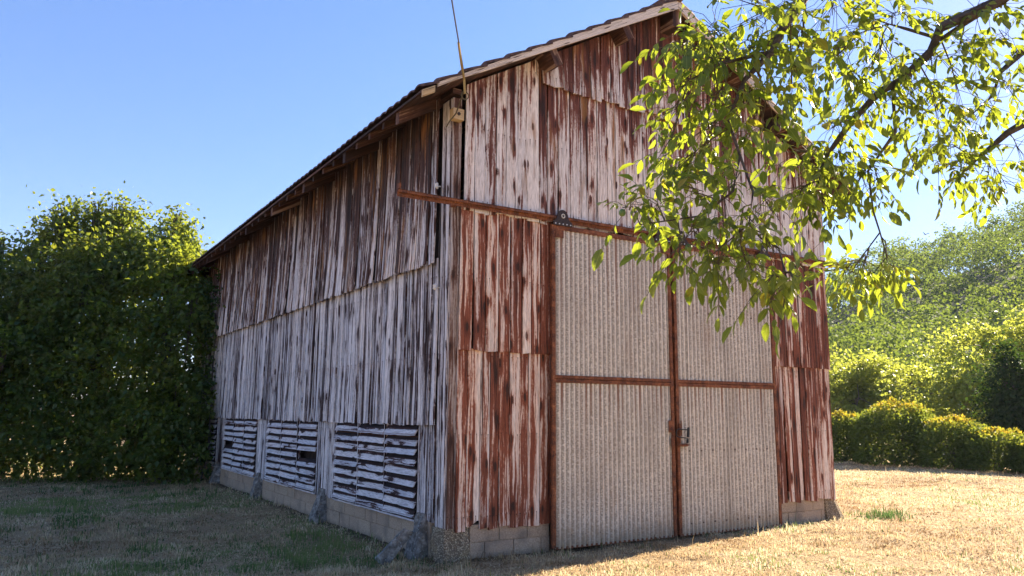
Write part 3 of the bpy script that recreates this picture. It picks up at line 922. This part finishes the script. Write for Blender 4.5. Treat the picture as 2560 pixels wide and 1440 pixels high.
def tree(name, label, cat, base, blobs, per_m2, size, mat, group=None, clump=.25, r0=.12, flat=.6, leafn=26, droop=.35, shell=.55, trunk=None, keep=None):
    e = empty(name, base, label, cat, group)
    P, O = crown_points(blobs, per_m2, clump, flat, leafn, shell)
    if keep is not None:
        k = keep(P); P, O = P[k], O[k]
    foliage(P, O, size, mat, e, base, droop=droop)
    if trunk:
        mb = MB(); tube(mb, [(0, 0, -.2), (random.uniform(-.1, .1), 0, trunk[0] * .5), (0, 0, trunk[0])], [trunk[1], trunk[1] * .8, trunk[1] * .6], 10)
        mb.build('trunk', M['bark'], e)
        sub = [(b[0], b[1], b[2], b[3]) for b in blobs]
        mb = MB()
        for b in sub:
            c = Vector(b[:3]) - Vector(base); st = Vector((0, 0, trunk[0] * random.uniform(.6, 1)))
            tube(mb, [st, st.lerp(c, .5) + Vector((0, 0, .25)), c], [trunk[1] * .5, trunk[1] * .33, trunk[1] * .15], 6)
            for q in range(5):
                d = Vector(rnd_dir(1)[0]) * b[3] * .8
                tube(mb, [c, c + d * .5, c + d], [trunk[1] * .16, trunk[1] * .1, .01], 4)
        mb.build('limb', M['bark'], e)
    else:
        limbs(blobs, base, e, r0)
    return e

# ------------------------------------------------------------------ hazel thicket left of the barn
outside = lambda P: ~((P[:, 0] > -.08) & (P[:, 1] < LEN + .1) & (P[:, 1] > -.5)) & (P[:, 2] > .02)
def thin(P):            # real holes through the thicket
    return outside(P) & (vnoise(P[:, 0] * 1.1, P[:, 1] * 1.1, 4, 2, P[:, 2] * 1.1) > .27)
gr = 'hazel thicket beside the barn'
def bumps(bl, n):       # boughs that stand out of the crown
    o = []
    for k in range(n):
        b = random.choice(bl); a = random.uniform(3.3, 6.1); e_ = random.uniform(-.2, .9)
        r = random.uniform(.3, .55)
        o.append((b[0] + math.cos(a) * math.cos(e_) * b[3] * 1.08, b[1] + math.sin(a) * math.cos(e_) * b[3] * 1.08, max(.4, b[2] + math.sin(e_) * b[3] * 1.05), r, r * .7))
    return o
tree('hazel_tree', 'hazel at the left picture edge, lower and wider than the tall one beside it', 'tree', (-4.4, 16.3, 0),
     [(-4.5, 16.55, 4.25, 1.5), (-4.05, 15.72, 2.92, 1.8), (-4.25, 15.25, 1.3, 1.5), (-5.67, 16.66, 3.42, 2.2), (-3.17, 14.73, 1.3, 1.4), (-6.6, 16.2, 1.6, 1.8)] + bumps([(-4.5, 16.55, 4.25, 1.5), (-4.05, 15.72, 2.92, 1.8), (-5.67, 16.66, 3.42, 2.2)], 9) + shoots([(-4.9, 16.4, 5.15), (-4.3, 16.2, 5.1), (-5.5, 16.5, 5.0), (-3.85, 16.2, 5.6)]), 200, .125, M['hazel_leaf'], gr, keep=thin, r0=.06)
tree('hazel_tree', 'tallest hazel of the dark thicket with sunlit yellow green top', 'tree', (-2.3, 15.4, 0),
     [(-3.0, 16.3, 5.2, 1.2), (-2.6, 16.15, 5.7, .85), (-1.95, 16.15, 5.6, .9), (-2.15, 15.49, 4.5, 1.8), (-1.89, 14.61, 2.43, 1.8), (-2.34, 13.9, 1.0, 1.2), (-1.45, 13.8, 1.0, 1.1), (-3.15, 15.61, 4.01, 1.6)] + bumps([(-3.0, 16.3, 5.2, 1.2), (-2.15, 15.49, 4.5, 1.8), (-1.89, 14.61, 2.43, 1.8), (-1.95, 16.15, 5.6, .9)], 12) + shoots([(-3.3, 16.2, 6.2), (-2.8, 16.1, 6.45), (-2.35, 16.1, 6.5), (-1.9, 16.1, 6.3), (-3.6, 16.1, 6.2), (-2.1, 16.0, 6.5)]), 200, .125, M['hazel_leaf'], gr, keep=thin, r0=.06)
tree('hazel_tree', 'hazel pressed against the barn wall under the far eave', 'tree', (-.9, 13.4, 0),
     [(-.6, 14.95, 5.7, .8), (-1.0, 13.6, 5.0, .6), (-1.05, 14.3, 5.5, .6), (-.78, 14.22, 5.0, 1.25), (-.89, 13.42, 3.34, 1.35), (-.8, 12.7, 1.72, 1.2), (-.62, 12.5, 4.1, .6), (-.7, 12.1, .8, .9), (-1.16, 12.6, 1.1, 1.0)] + shoots([(-.75, 15.1, 6.2), (-.95, 14.6, 6.0)]), 200, .125, M['hazel_leaf'], gr, keep=thin, r0=.06)
vine = empty('climbing_vine', (-.1, 11.9, 0), 'dark vine climbing the boards at the far end of the long side', 'vine')
vb = [(-.12, 11.9, 4.5, .3), (-.1, 12.1, 3.7, .35), (-.1, 12.2, 2.9, .3), (-.12, 12.1, 2.2, .3), (-.15, 11.7, .4, .22), (-.1, 12.4, 4.9, .3)]
P, O = crown_points(vb, 120, .10, .8, 14); foliage(P[outside(P)], O[outside(P)], .11, M['vine_leaf'], vine, (-.1, 11.9, 0), name='foliage')
mb = MB(); tube(mb, [(-.25, -.2, -.05), (-.06, -.1, .6), (-.04, .15, 2.2), (-.03, .1, 3.7), (-.03, 0, 4.6)], [.025, .022, .018, .012, .006], 6); mb.build('stem', M['bark'], vine)

airy = lambda P: vnoise(P[:, 0] * .75, P[:, 1] * .75, 14, 2, P[:, 2] * 1.0) > .455
# ------------------------------------------------------------------ hedge and trees right of the barn
def shrub(label, base, r, h, mat, dens=400, size=.105, sq=1.0):
    e = empty('hedge_shrub', base, label, 'hedge', 'rounded hedge along the meadow')
    n = int(5.0 * math.pi * r * h * dens)
    d = rnd_dir(n); d[:, 2] = np.abs(d[:, 2])
    th = np.arctan2(d[:, 1], d[:, 0])
    lump = (1 + .13 * (vnoise(th * 2.2 + base[0] + base[1], d[:, 2] * 5, 21, 3) - .5) * 2) * (1 - .22 * rng.random(n) ** 2) + .025 * rng.normal(size=n)
    hyp = np.hypot(d[:, 0], d[:, 1]); q_ = np.minimum(1, hyp * 1.45) / np.maximum(.3, hyp)
    P = np.stack([d[:, 0] * q_ * r, d[:, 1] * q_ * r * sq, .05 + d[:, 2] * h], -1) * lump[:, None]
    o = foliage(P + np.array(base), d, size, mat, e, base, name='foliage', aspect=.65, droop=.0, up=.4)
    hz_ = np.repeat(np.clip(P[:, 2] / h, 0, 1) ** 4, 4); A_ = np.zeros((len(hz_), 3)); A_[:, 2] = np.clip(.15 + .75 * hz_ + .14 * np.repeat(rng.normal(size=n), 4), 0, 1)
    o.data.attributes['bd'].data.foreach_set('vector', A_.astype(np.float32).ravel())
    mb = MB()
    for q in range(9):
        a = random.uniform(0, 6.28); tube(mb, [(0, 0, -.05), (math.cos(a) * r * .4, math.sin(a) * r * .4, h * .4), (math.cos(a) * r * .75, math.sin(a) * r * .75, h * .8)], [.04, .03, .012], 5)
    mb.build('stem', M['bark'], e)
    return e
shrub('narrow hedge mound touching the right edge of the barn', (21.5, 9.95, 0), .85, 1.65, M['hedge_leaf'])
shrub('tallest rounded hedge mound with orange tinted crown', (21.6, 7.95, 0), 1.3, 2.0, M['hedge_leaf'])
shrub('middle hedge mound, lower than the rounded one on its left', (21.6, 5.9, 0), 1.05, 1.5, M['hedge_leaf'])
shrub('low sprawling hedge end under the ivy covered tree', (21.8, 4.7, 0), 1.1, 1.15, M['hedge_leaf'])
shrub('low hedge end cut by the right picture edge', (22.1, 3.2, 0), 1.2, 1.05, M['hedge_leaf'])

gr2 = 'bright trees behind the hedge'
tree('broadleaf_tree', 'round yellow green tree directly right of the barn edge', 'tree', (36, 19.2, 0), [(35.5, 18.6, 2.6, 1.9), (36.5, 20.4, 3.2, 1.7), (37, 18.5, 3.6, 1.3), (36, 20.8, 1.8, 1.8)], 150, .19, M['lime_leaf'], gr2, clump=.34, leafn=34, shell=.5, trunk=(2.6, .18), droop=.1, keep=airy)
tree('broadleaf_tree', 'smaller yellow green tree in the gap between two larger ones', 'tree', (40.3, 18.0, 0), [(40.1, 18.3, 2.6, 1.7), (39.5, 17.2, 2.0, 1.5), (41, 18.8, 3.6, 1.2)], 150, .19, M['lime_leaf'], gr2, clump=.34, leafn=34, shell=.5, trunk=(2.4, .16), droop=.1, keep=airy)
tree('broadleaf_tree', 'large bright lime green tree spreading left of the ivy covered tree', 'tree', (39.8, 14.2, 0), [(39.9, 14.9, 3.9, 2.1), (40.5, 13.1, 5.1, 2.0), (40.3, 14.2, 5.4, 1.3), (38, 14.3, 2.2, 1.9), (37.2, 13, 2.6, 1.7), (41, 11.0, 4.6, 2.2), (39.5, 11.8, 3.0, 1.9)], 140, .19, M['lime_leaf'], gr2, clump=.40, leafn=38, shell=.5, trunk=(3.2, .24), droop=.1, keep=airy)
tree('broadleaf_tree', 'dull green tree standing furthest back behind the bright ones', 'tree', (48, 22, 0), [(47.7, 21.3, 3.2, 2.2), (50, 23.5, 3.6, 2.4), (46, 24.5, 3.2, 2.0), (49, 18.5, 3.5, 2.2)], 45, .28, M['forest_leaf'], gr2, clump=.35, trunk=(3, .2), droop=.1, keep=airy)
tree('ivy_covered_tree', 'dark ivy covered tree trunk leaning over the hedge end', 'tree', (30.6, 8.5, 0), [(30.5, 8.35, 1.5, 1.2, 1.5), (30.5, 8.5, 2.9, .8, 1.3), (30.6, 8.4, 4.1, .55, .9), (30.2, 7.3, 1.3, 1.2), (30.8, 7.2, 3.0, 1.2), (30.4, 8.9, 1.9, .7, 1.2)], 190, .15, M['ivy_leaf'], clump=.22, shell=.35, trunk=(3.8, .12))

# forest on the hill
def forest():
    crowns = []
    tries = 0
    while len(crowns) < 640 and tries < 40000:
        tries += 1
        r = math.sqrt(random.uniform(74 ** 2, 262 ** 2)); az = R(random.uniform(17, 43))
        x, y = CX + r * math.cos(az), CY + r * math.sin(az)
        rad = random.uniform(3.0, 5.6) * (.8 + r / 700)
        if all((x - c[0]) ** 2 + (y - c[1]) ** 2 > (.80 * (rad + c[3])) ** 2 for c in crowns):
            z = float(hillz(x, y)); crowns.append((x, y, z + rad * random.uniform(.7, 1.9), rad))
    VV, FF, AA = [], [], []; k = 0
    for x, y, z, r in crowns:
        d = math.hypot(x - CX, y - CY)
        sub = [(x, y, z, r * .85)] + [(x + random.uniform(-.6, .6) * r, y + random.uniform(-.6, .6) * r, z + random.uniform(.1, .7) * r, r * random.uniform(.3, .5)) for _ in range(4)]
        size = .26 + d * .0013
        P, O = crown_points(sub, 2.3 / size ** 2 * .20, r * .13, .45, 18, .72)
        n = len(P)
        D = O * .6 + rng.normal(size=(n, 3)) * .7; U = rng.normal(size=(n, 3)) * .4 + O * .5; U[:, 2] += .9
        L = size * (.65 + .7 * rng.random(n)); base = random.random()
        V, F, A = leaves(P, D, U, L, L * .75, np.clip(base * .6 + rng.normal(size=n) * .18 + .2, 0, 1), LEAF_DIAMOND)
        VV.append(V); FF.append(F + k); AA.append(A); k += len(V)
    o = np_mesh('forest', np.concatenate(VV), [np.concatenate(FF)], M['forest_leaf'], None, {'bd': np.concatenate(AA)})
    tag(o, 'broadleaf forest covering the whole hillside', 'forest', kind='stuff')
forest()

# ------------------------------------------------------------------ walnut tree in front, its trunk beyond the right edge
WB = Vector((3.6, -7.5, 0))
wt = empty('walnut_tree', WB, 'walnut tree reaching in from the right with sunlit hanging leaves', 'tree')
LIMBS = [
 ([(3.5, -7.45, 2.6), (2.6, -7.1, 4.0), (1.6, -6.65, 4.65), (.85, -6.3, 4.45), (.64, -6.03, 4.19), (.36, -5.8, 4.03), (.38, -5.72, 3.91), (.26, -5.58, 3.74), (.13, -5.52, 3.66), (.01, -5.42, 3.5), (-.01, -5.32, 3.4), (-.11, -5.26, 3.24), (-.18, -5.27, 3.09), (-.27, -5.24, 2.88)],
  [.12, .09, .06, .042, .036, .031, .028, .026, .024, .02, .018, .013, .008, .004]),
 ([(2.6, -7.1, 4.0), (2.1, -6.4, 4.45), (1.74, -6.03, 4.35), (1.48, -5.77, 4.18), (1.29, -5.7, 4.01), (1.31, -5.62, 3.86)], [.07, .05, .034, .024, .016, .006]),
 ([(3.4, -7.4, 2.9), (2.6, -6.4, 3.7), (1.93, -5.9, 3.73), (1.53, -5.71, 3.68), (1.42, -5.65, 3.61), (1.28, -5.49, 3.43), (1.26, -5.38, 3.34)], [.07, .05, .04, .032, .024, .012, .005]),
 ([(1.6, -6.65, 4.65), (.5, -6.4, 4.85), (-.55, -6.01, 4.43), (-.87, -5.84, 3.96), (-1.12, -5.78, 3.62), (-1.19, -5.76, 3.48), (-1.31, -5.68, 3.33), (-1.39, -5.63, 3.11), (-1.38, -5.69, 2.91), (-1.44, -5.69, 2.72), (-1.59, -5.63, 2.59), (-1.8, -5.42, 2.56)],
  [.06, .045, .034, .026, .022, .018, .013, .009, .007, .006, .005, .003]),
 ([(-1.19, -5.76, 3.48), (-1.42, -5.62, 3.41), (-1.57, -5.54, 3.31)], [.012, .008, .003]),
 ([(.2, -5.56, 3.68), (.16, -5.58, 3.38), (.13, -5.4, 3.17), (.11, -5.43, 2.9), (.15, -5.44, 2.77), (.19, -5.45, 2.62), (.16, -5.36, 2.51)], [.012, .010, .008, .006, .005, .004, .002]),
 ([(.15, -5.44, 2.77), (.08, -5.35, 2.62), (.05, -5.28, 2.52)], [.005, .004, .002]),
 ([(-1.38, -5.69, 2.91), (-1.38, -5.76, 2.71), (-1.44, -5.78, 2.54), (-1.61, -5.69, 2.38)], [.007, .006, .005, .002]),
 ([(-1.44, -5.78, 2.54), (-1.29, -5.72, 2.5), (-1.26, -5.8, 2.44), (-1.38, -5.93, 2.26), (-1.45, -5.96, 2.12), (-1.46, -5.94, 2.03)], [.006, .005, .005, .004, .003, .002]),
 ([(.64, -6.03, 4.19), (.45, -5.75, 4.0), (.32, -5.6, 4.1), (.14, -5.6, 4.08)], [.02, .014, .01, .004]),
]
CL = [(-1.55,-5.52,3.48,0.16,14),(-1.58,-5.49,3.24,0.16,12),(-1.56,-5.44,3.12,0.13,10),(-1.62,-5.44,2.91,0.12,8),(-1.58,-5.42,2.8,0.1,6),(-1.42,-5.58,3.6,0.2,16),(-1.4,-5.6,3.38,0.22,18),(-1.42,-5.61,3.15,0.22,18),(-1.42,-5.55,3.03,0.2,14),(-1.44,-5.45,2.88,0.15,10),(-1.2,-5.7,3.65,0.25,18),(-1.21,-5.69,3.41,0.22,16),(-1.22,-5.69,3.17,0.2,14),(-1.31,-5.64,3.74,0.2,12),(-1.04,-5.78,3.71,0.22,14),(-0.88,-5.69,3.56,0.22,14),(-0.85,-5.61,3.4,0.2,12),(-1.04,-5.54,3.1,0.15,8),(-1.86,-5.36,2.55,0.1,7),(-1.77,-5.42,2.49,0.06,3),(-1.75,-5.48,2.6,0.1,7),(-1.66,-5.58,2.67,0.1,6),(-1.66,-5.64,2.38,0.16,14),(-1.7,-5.58,2.29,0.1,7),(-1.53,-5.68,2.55,0.14,9),(-1.51,-5.75,2.67,0.1,6),(-1.45,-5.72,2.39,0.18,14),(-1.57,-5.7,2.23,0.12,9),(-1.44,-5.76,2.23,0.13,9),(-1.29,-5.79,2.52,0.14,10),(-1.33,-5.83,2.31,0.1,7),(-1.48,-5.92,2.08,0.1,6),(-1.42,-6.0,2.08,0.06,3),(-1.48,-5.91,1.98,0.06,4),(-0.35,-5.27,3.19,0.2,12),(-0.26,-5.33,3.04,0.2,12),(-0.31,-5.22,2.96,0.18,10),(-0.21,-5.31,2.85,0.12,6),(-0.05,-5.33,3.18,0.2,10),(0.04,-5.4,3.05,0.2,10),(-0.12,-5.33,3.37,0.2,9),(0.11,-5.48,3.01,0.12,5),(-0.45,-5.61,3.91,0.28,12),(-0.3,-5.49,3.72,0.28,12),(-0.1,-5.58,3.94,0.28,12),(0.01,-5.6,3.75,0.25,10),(0.02,-5.47,3.57,0.25,12),(0.14,-5.67,4.08,0.25,10),(0.33,-5.6,3.59,0.25,10),(0.43,-5.69,3.77,0.3,12),(0.55,-5.81,3.89,0.25,9),(0.52,-5.66,3.51,0.25,9),(0.61,-5.87,4.1,0.25,7),(0.65,-5.97,4.12,0.2,5),(0.72,-5.7,3.65,0.2,7),(0.89,-5.43,3.46,0.25,9),(1.02,-5.53,3.57,0.25,9),(1.24,-5.59,3.71,0.25,7),(1.27,-5.74,3.81,0.2,7),(1.31,-5.8,4.06,0.2,5),(1.21,-5.75,4.23,0.2,4),(1.19,-5.48,3.36,0.2,7),(1.26,-5.59,3.28,0.25,8),(1.33,-5.65,3.14,0.2,6),(0.92,-5.4,3.3,0.15,4),(1.4,-5.72,3.39,0.2,6),(0.7,-5.38,3.24,0.1,2),(0.07,-5.23,2.49,0.12,8),(0.13,-5.32,2.51,0.14,9),(0.2,-5.44,2.55,0.12,7)]
CL = [(x, y, z + (.11 if (x < -1.2 and z < 2.15) else .05 if (x < -1.2 and z < 2.6) else 0), r, n) for x, y, z, r, n in CL]
# the crown beyond the frame
for q in range(60):
    t = random.random(); a = random.uniform(0, 6.28); rr_ = random.uniform(.3, 1.8)
    CL.append((2.6 + rr_ * math.cos(a), -6.9 + rr_ * .7 * math.sin(a), random.uniform(4.4, 6.2), .3, 9))
mb = MB()
tube(mb, [WB * 0 + Vector((0, 0, -.2)), Vector((-.02, .02, .3)), Vector((-.05, .02, 1.4)), Vector((-.1, .05, 2.7))], [.27, .2, .17, .13], 12)
mb.build('trunk', M['bark'], wt)
mb = MB(); LP = []
for pts, rad in LIMBS:
    tube(mb, [Vector(p) - WB for p in pts], rad, 7)
    for a, b, ra in zip(pts[:-1], pts[1:], rad):
        for t in np.linspace(0, 1, 6): LP.append(list(np.array(a) * (1 - t) + np.array(b) * t))
for q in range(7):
    a = q * .9; e_ = Vector((2.6 + 1.6 * math.cos(a), -6.9 + 1.1 * math.sin(a), random.uniform(4.8, 6))) 
    tube(mb, [Vector((-.1, .05, 2.6)), (Vector((3.2, -7.3, 4.0)) - WB), e_ - WB], [.06, .045, .012], 6)
    for t in np.linspace(0, 1, 12): LP.append(list(Vector((3.2, -7.3, 4.0)).lerp(e_, t)))
LP = np.array(LP)
mb.build('limb', M['bark'], wt)
tw = MB(); wp, wd_, wl, wu = [], [], [], []
for (x, y, z, r, n) in CL:
    z += .05; c = np.array((x, y, z)); near = LP[np.argmin(np.linalg.norm(LP - c - np.array((0, 0, .15)), axis=1))]
    vv = c - near; ln = np.linalg.norm(vv)
    mid = near + vv * .5 + np.array((0, 0, .02 + .05 * ln)) + rng.normal(size=3) * .015
    if ln > .04: tube(tw, [Vector(near) - WB, Vector(mid) - WB, Vector(c) - WB], [.0055, .004, .0025], 4)
    for q in range(int(n * (1.0 if x < -.7 else 1.75) + .5)):
        d = rnd_dir(1)[0] * r * (.35 + .65 * random.random()); d[2] *= .8
        b = c + d * .75
        st = (near + vv * random.uniform(.45, 1.0) + np.array((0, 0, .02))) if ln > .04 else c
        hd = d / (np.linalg.norm(d) + 1e-6) + rng.normal(size=3) * .35; hd[2] -= .35
        hd /= np.linalg.norm(hd)
        RL = random.uniform(.11, .20)
        tip = b + hd * RL + np.array((0, 0, -.03)); mid = b + hd * RL * .5
        tube(tw, [Vector(st) - WB, Vector(b) - WB, Vector(mid) - WB, Vector(tip) - WB], [.0022, .0018, .0014, .001], 3, cap=False)
        upv = np.array((0, 0, 1.0)) + rng.normal(size=3) * .35
        side = np.cross(hd, upv); side /= np.linalg.norm(side) + 1e-6
        np_ = random.choice((2, 2, 3))
        for k in range(np_):
            t = .35 + .6 * k / np_
            for sg in (-1, 1):
                if random.random() < .06: continue
                p = b + hd * RL * t + np.array((0, 0, -.03 * t * t))
                dd = side * sg * .8 + hd * .55 + rng.normal(size=3) * .2; dd[2] -= .8
                wp.append(p); wd_.append(dd); wl.append(random.uniform(.042, .092) * (.75 + .35 * k / np_)); wu.append(upv + rng.normal(size=3) * .3)
        dd = hd + rng.normal(size=3) * .15; dd[2] -= .4
        wp.append(tip); wd_.append(dd); wl.append(random.uniform(.068, .12)); wu.append(upv + rng.normal(size=3) * .3)
tw.build('twig', M['twig'], wt)
wp, wd_, wl, wu = map(np.array, (wp, wd_, wl, wu))
V, F, A = leaves(wp - np.array(WB), wd_, wu, wl, wl * rng.uniform(.42, .56, len(wl)), rng.random(len(wl)) ** 1.2, LEAF_OVAL)
np_mesh('foliage', V, [F], M['walnut_leaf'], wt, {'bd': A}, smooth=True)
for p in ((-1.87, -5.37, 2.62), (-1.66, -5.60, 2.43), (-1.45, -5.62, 3.05)):
    mb = MB(); c = Vector(p) - WB
    tube(mb, [c + Vector((0, 0, .019 * math.cos(t) + 0)) for t in np.linspace(0, math.pi, 9)], [max(.001, .018 * math.sin(t)) for t in np.linspace(0, math.pi, 9)], 10)
    mb.build('walnut', M['walnut'], wt)

# ------------------------------------------------------------------ bird over the hill
bd = empty('bird', (46.9, 20.6, 13.7), 'small dark bird flying above the wooded hill', 'bird')
mb = MB()
bod = [(-.17, 0, .0), (-.1, 0, .0), (0, 0, .01), (.09, 0, .015), (.15, 0, .02), (.18, 0, .02)]
tube(mb, bod, [.008, .03, .042, .036, .025, .004], 8)
mb.add([(.07, .03, .02), (-.06, .03, .02), (-.1, .26, .12), (.0, .24, .12), (-.16, .42, .08)], [(0, 1, 2, 3), (3, 2, 4)], [(0, 0, .5)] * 5)
mb.add([(.07, -.03, .02), (-.06, -.03, .02), (-.1, -.22, .16), (.0, -.2, .16), (-.14, -.36, .18)], [(0, 3, 2, 1), (3, 4, 2)], [(0, 0, .5)] * 5)
mb.add([(-.15, .01, 0), (-.27, .05, 0), (-.25, 0, 0), (-.27, -.05, 0), (-.15, -.01, 0)], [(0, 1, 2), (0, 2, 4), (4, 2, 3)], [(0, 0, .5)] * 5)
mb.build('body', M['bird'], bd); bd.rotation_euler = (R(15), R(-20), R(60))

# ------------------------------------------------------------------ grass
def grass():
    n = 430000
    d = 5.5 + 34 * rng.random(n) ** 1.5
    az = np.radians(57.6 + rng.uniform(-42, 42, n))
    x = CX + d * np.cos(az); y = CY + d * np.sin(az)
    inside = (x > -.02) & (x < W + .05) & (y > -.02) & (y < LEN)
    k = ~inside; x, y, d = x[k], y[k], d[k]; n = len(x)
    patch = vnoise(x * .55, y * .55, 31, 3); fine = vnoise(x * 2.4, y * 2.4, 33, 2)
    leftside = np.clip((-x - .1) / 1.0 + .3, 0, 1) * np.clip((y + 1.5) / 2.5, 0, 1)
    pg = np.clip((patch - .56) * 5, 0, 1) * .35 + leftside * (.12 + .55 * np.clip((patch - .50) * 5, 0, 1))
    pg = pg + np.exp(-((x - 8.2) ** 2 / .35 + (y + .05) ** 2 / .12)) * 1.2 + np.clip((fine - .72) * 6, 0, 1) * .35
    tl = np.clip((vnoise(x * 1.5, y * 1.5, 95, 2) - .58) * 7, 0, 1) * np.clip(leftside * 1.2 + .12, 0, 1)
    pg = pg + tl * .6
    green = (rng.random(n) < np.clip(pg, 0.02, .95)).astype(float)
    tuft = np.exp(-((x - 8.2) ** 2 / .3 + (y + .05) ** 2 / .1)) + np.exp(-((x + 2.6) ** 2 / .5 + (y - 4.6) ** 2 / .2)) * .6 + np.exp(-((x + 1.2) ** 2 / .3 + (y - 1.9) ** 2 / .12)) * .5
    bare = np.clip((.40 - vnoise(x * .9, y * .9, 35, 3)) * 6, 0, 1)
    tus = vnoise(x * 5, y * 5, 41, 2)
    h = (.016 + .032 * rng.random(n)) * (.35 + .9 * fine + .8 * np.clip((tus - .42) * 3, 0, 1)) * (1 + 2.6 * tuft * green + 1.7 * tl * green * rng.random(n)) * (1 - .45 * bare)
    dw = np.where(y < 0, np.hypot(np.maximum(0, np.maximum(-x, x - W)), y), np.where(x < 0, -x, np.maximum(x - W, 0)))
    wall = np.exp(-dw / .14) * (vnoise(x * 1.6, y * 1.6, 71, 2) > .46)
    h *= np.where(rng.random(n) < .012, 2.4, 1) * (1 + 2.2 * wall * rng.random(n))
    soil = np.exp(-dw / .28) * (vnoise(x * .9, y * .9, 73, 2) > .52)
    h = np.where(rng.random(n) < soil * .8, .002, h)
    wd = (.0028 + .0022 * rng.random(n)) * (.55 + d / 13)
    a = rng.random(n) * 6.283; lean = np.where(green > 0, .35, .9) * rng.random(n) * 1.3
    stalk = rng.random(n) < .0012 + .004 * np.exp(-dw / .4)
    h = np.where(stalk, .12 + .16 * rng.random(n), h); lean = np.where(stalk, .25 * lean, lean); wd = np.where(stalk, wd * .7, wd)
    dx, dy = np.cos(a), np.sin(a)
    px, py = -dy * wd, dx * wd
    z = gz(x, y) - .004
    V = np.zeros((n, 5, 3))
    V[:, 0] = np.stack([x - px, y - py, z], -1); V[:, 1] = np.stack([x + px, y + py, z], -1)
    mx, my, mz = x + dx * h * lean * .4, y + dy * h * lean * .4, z + h * .62
    V[:, 2] = np.stack([mx + px * .8, my + py * .8, mz], -1); V[:, 3] = np.stack([mx - px * .8, my - py * .8, mz], -1)
    V[:, 4] = np.stack([x + dx * h * lean * 1.25, y + dy * h * lean * 1.25, z + h * (1 - .25 * np.minimum(lean, 1))], -1)
    b0 = np.arange(n) * 5
    Q = np.stack([b0, b0 + 1, b0 + 2, b0 + 3], -1); T = np.stack([b0 + 3, b0 + 2, b0 + 4], -1)
    A = np.zeros((n, 5, 3)); A[:, :, 0] = green[:, None]; A[:, :, 2] = np.clip(rng.random(n) * .5 + (patch - .5) * 1.8 + (fine - .5) * 1.1 + (vnoise(x * 6, y * 6, 91, 2) - .5) * .7 + .27, 0, 1)[:, None]
    o = np_mesh('grass', V.reshape(-1, 3), [Q, T], M['grass'], None, {'bd': A.reshape(-1, 3)})
    tag(o, 'mown straw coloured grass with green patches', 'grass', kind='stuff')
    # cut straw lying loose on the lawn
    n = 60000
    d = 5.5 + 24 * rng.random(n) ** 1.5; az = np.radians(57.6 + rng.uniform(-42, 42, n))
    x = CX + d * np.cos(az); y = CY + d * np.sin(az)
    k = ~((x > -.1) & (x < W + .1) & (y > -.1) & (y < LEN)) & (vnoise(x * 1.3, y * 1.3, 51, 3) > .44); x, y, d = x[k], y[k], d[k]; n = len(x)
    a = rng.random(n) * 6.283; L = rng.uniform(.03, .11, n); wd = .0022 * (.6 + d / 12)
    dx, dy = np.cos(a), np.sin(a); z0 = gz(x, y) + rng.uniform(.008, .03, n); z1 = gz(x + dx * L, y + dy * L) + rng.uniform(.008, .035, n)
    V = np.stack([np.stack([x - dy * wd, y + dx * wd, z0], -1), np.stack([x + dy * wd, y - dx * wd, z0], -1), np.stack([x + dx * L + dy * wd, y + dy * L - dx * wd, z1], -1), np.stack([x + dx * L - dy * wd, y + dy * L + dx * wd, z1 + .002], -1)], 1)
    A = np.zeros((n, 4, 3)); A[:, :, 2] = rng.uniform(.3, 1, n)[:, None]
    o = np_mesh('straw', V.reshape(-1, 3), [np.arange(n * 4).reshape(-1, 4)], M['grass'], None, {'bd': A.reshape(-1, 3)})
    tag(o, 'loose dry straw lying on the mown grass', 'straw', kind='stuff')
grass()

# ------------------------------------------------------------------ air
hz = MB(); hz.abox(-480, 480, -480, 480, -3, 95)
hm = bpy.data.materials.new('air_haze'); hm.use_nodes = True
for n_ in list(hm.node_tree.nodes):
    if n_.type != 'OUTPUT_MATERIAL': hm.node_tree.nodes.remove(n_)
pv = hm.node_tree.nodes.new('ShaderNodeVolumePrincipled')
pv.inputs['Color'].default_value = (.80, .88, 1.0, 1)
pv.inputs['Density'].default_value = .00022
pv.inputs['Anisotropy'].default_value = 0.0
hm.node_tree.links.new(pv.outputs[0], [n_ for n_ in hm.node_tree.nodes if n_.type == 'OUTPUT_MATERIAL'][0].inputs['Volume'])
ho = hz.build('haze', hm)
tag(ho, 'thin pale summer haze in the air', 'haze', kind='stuff')
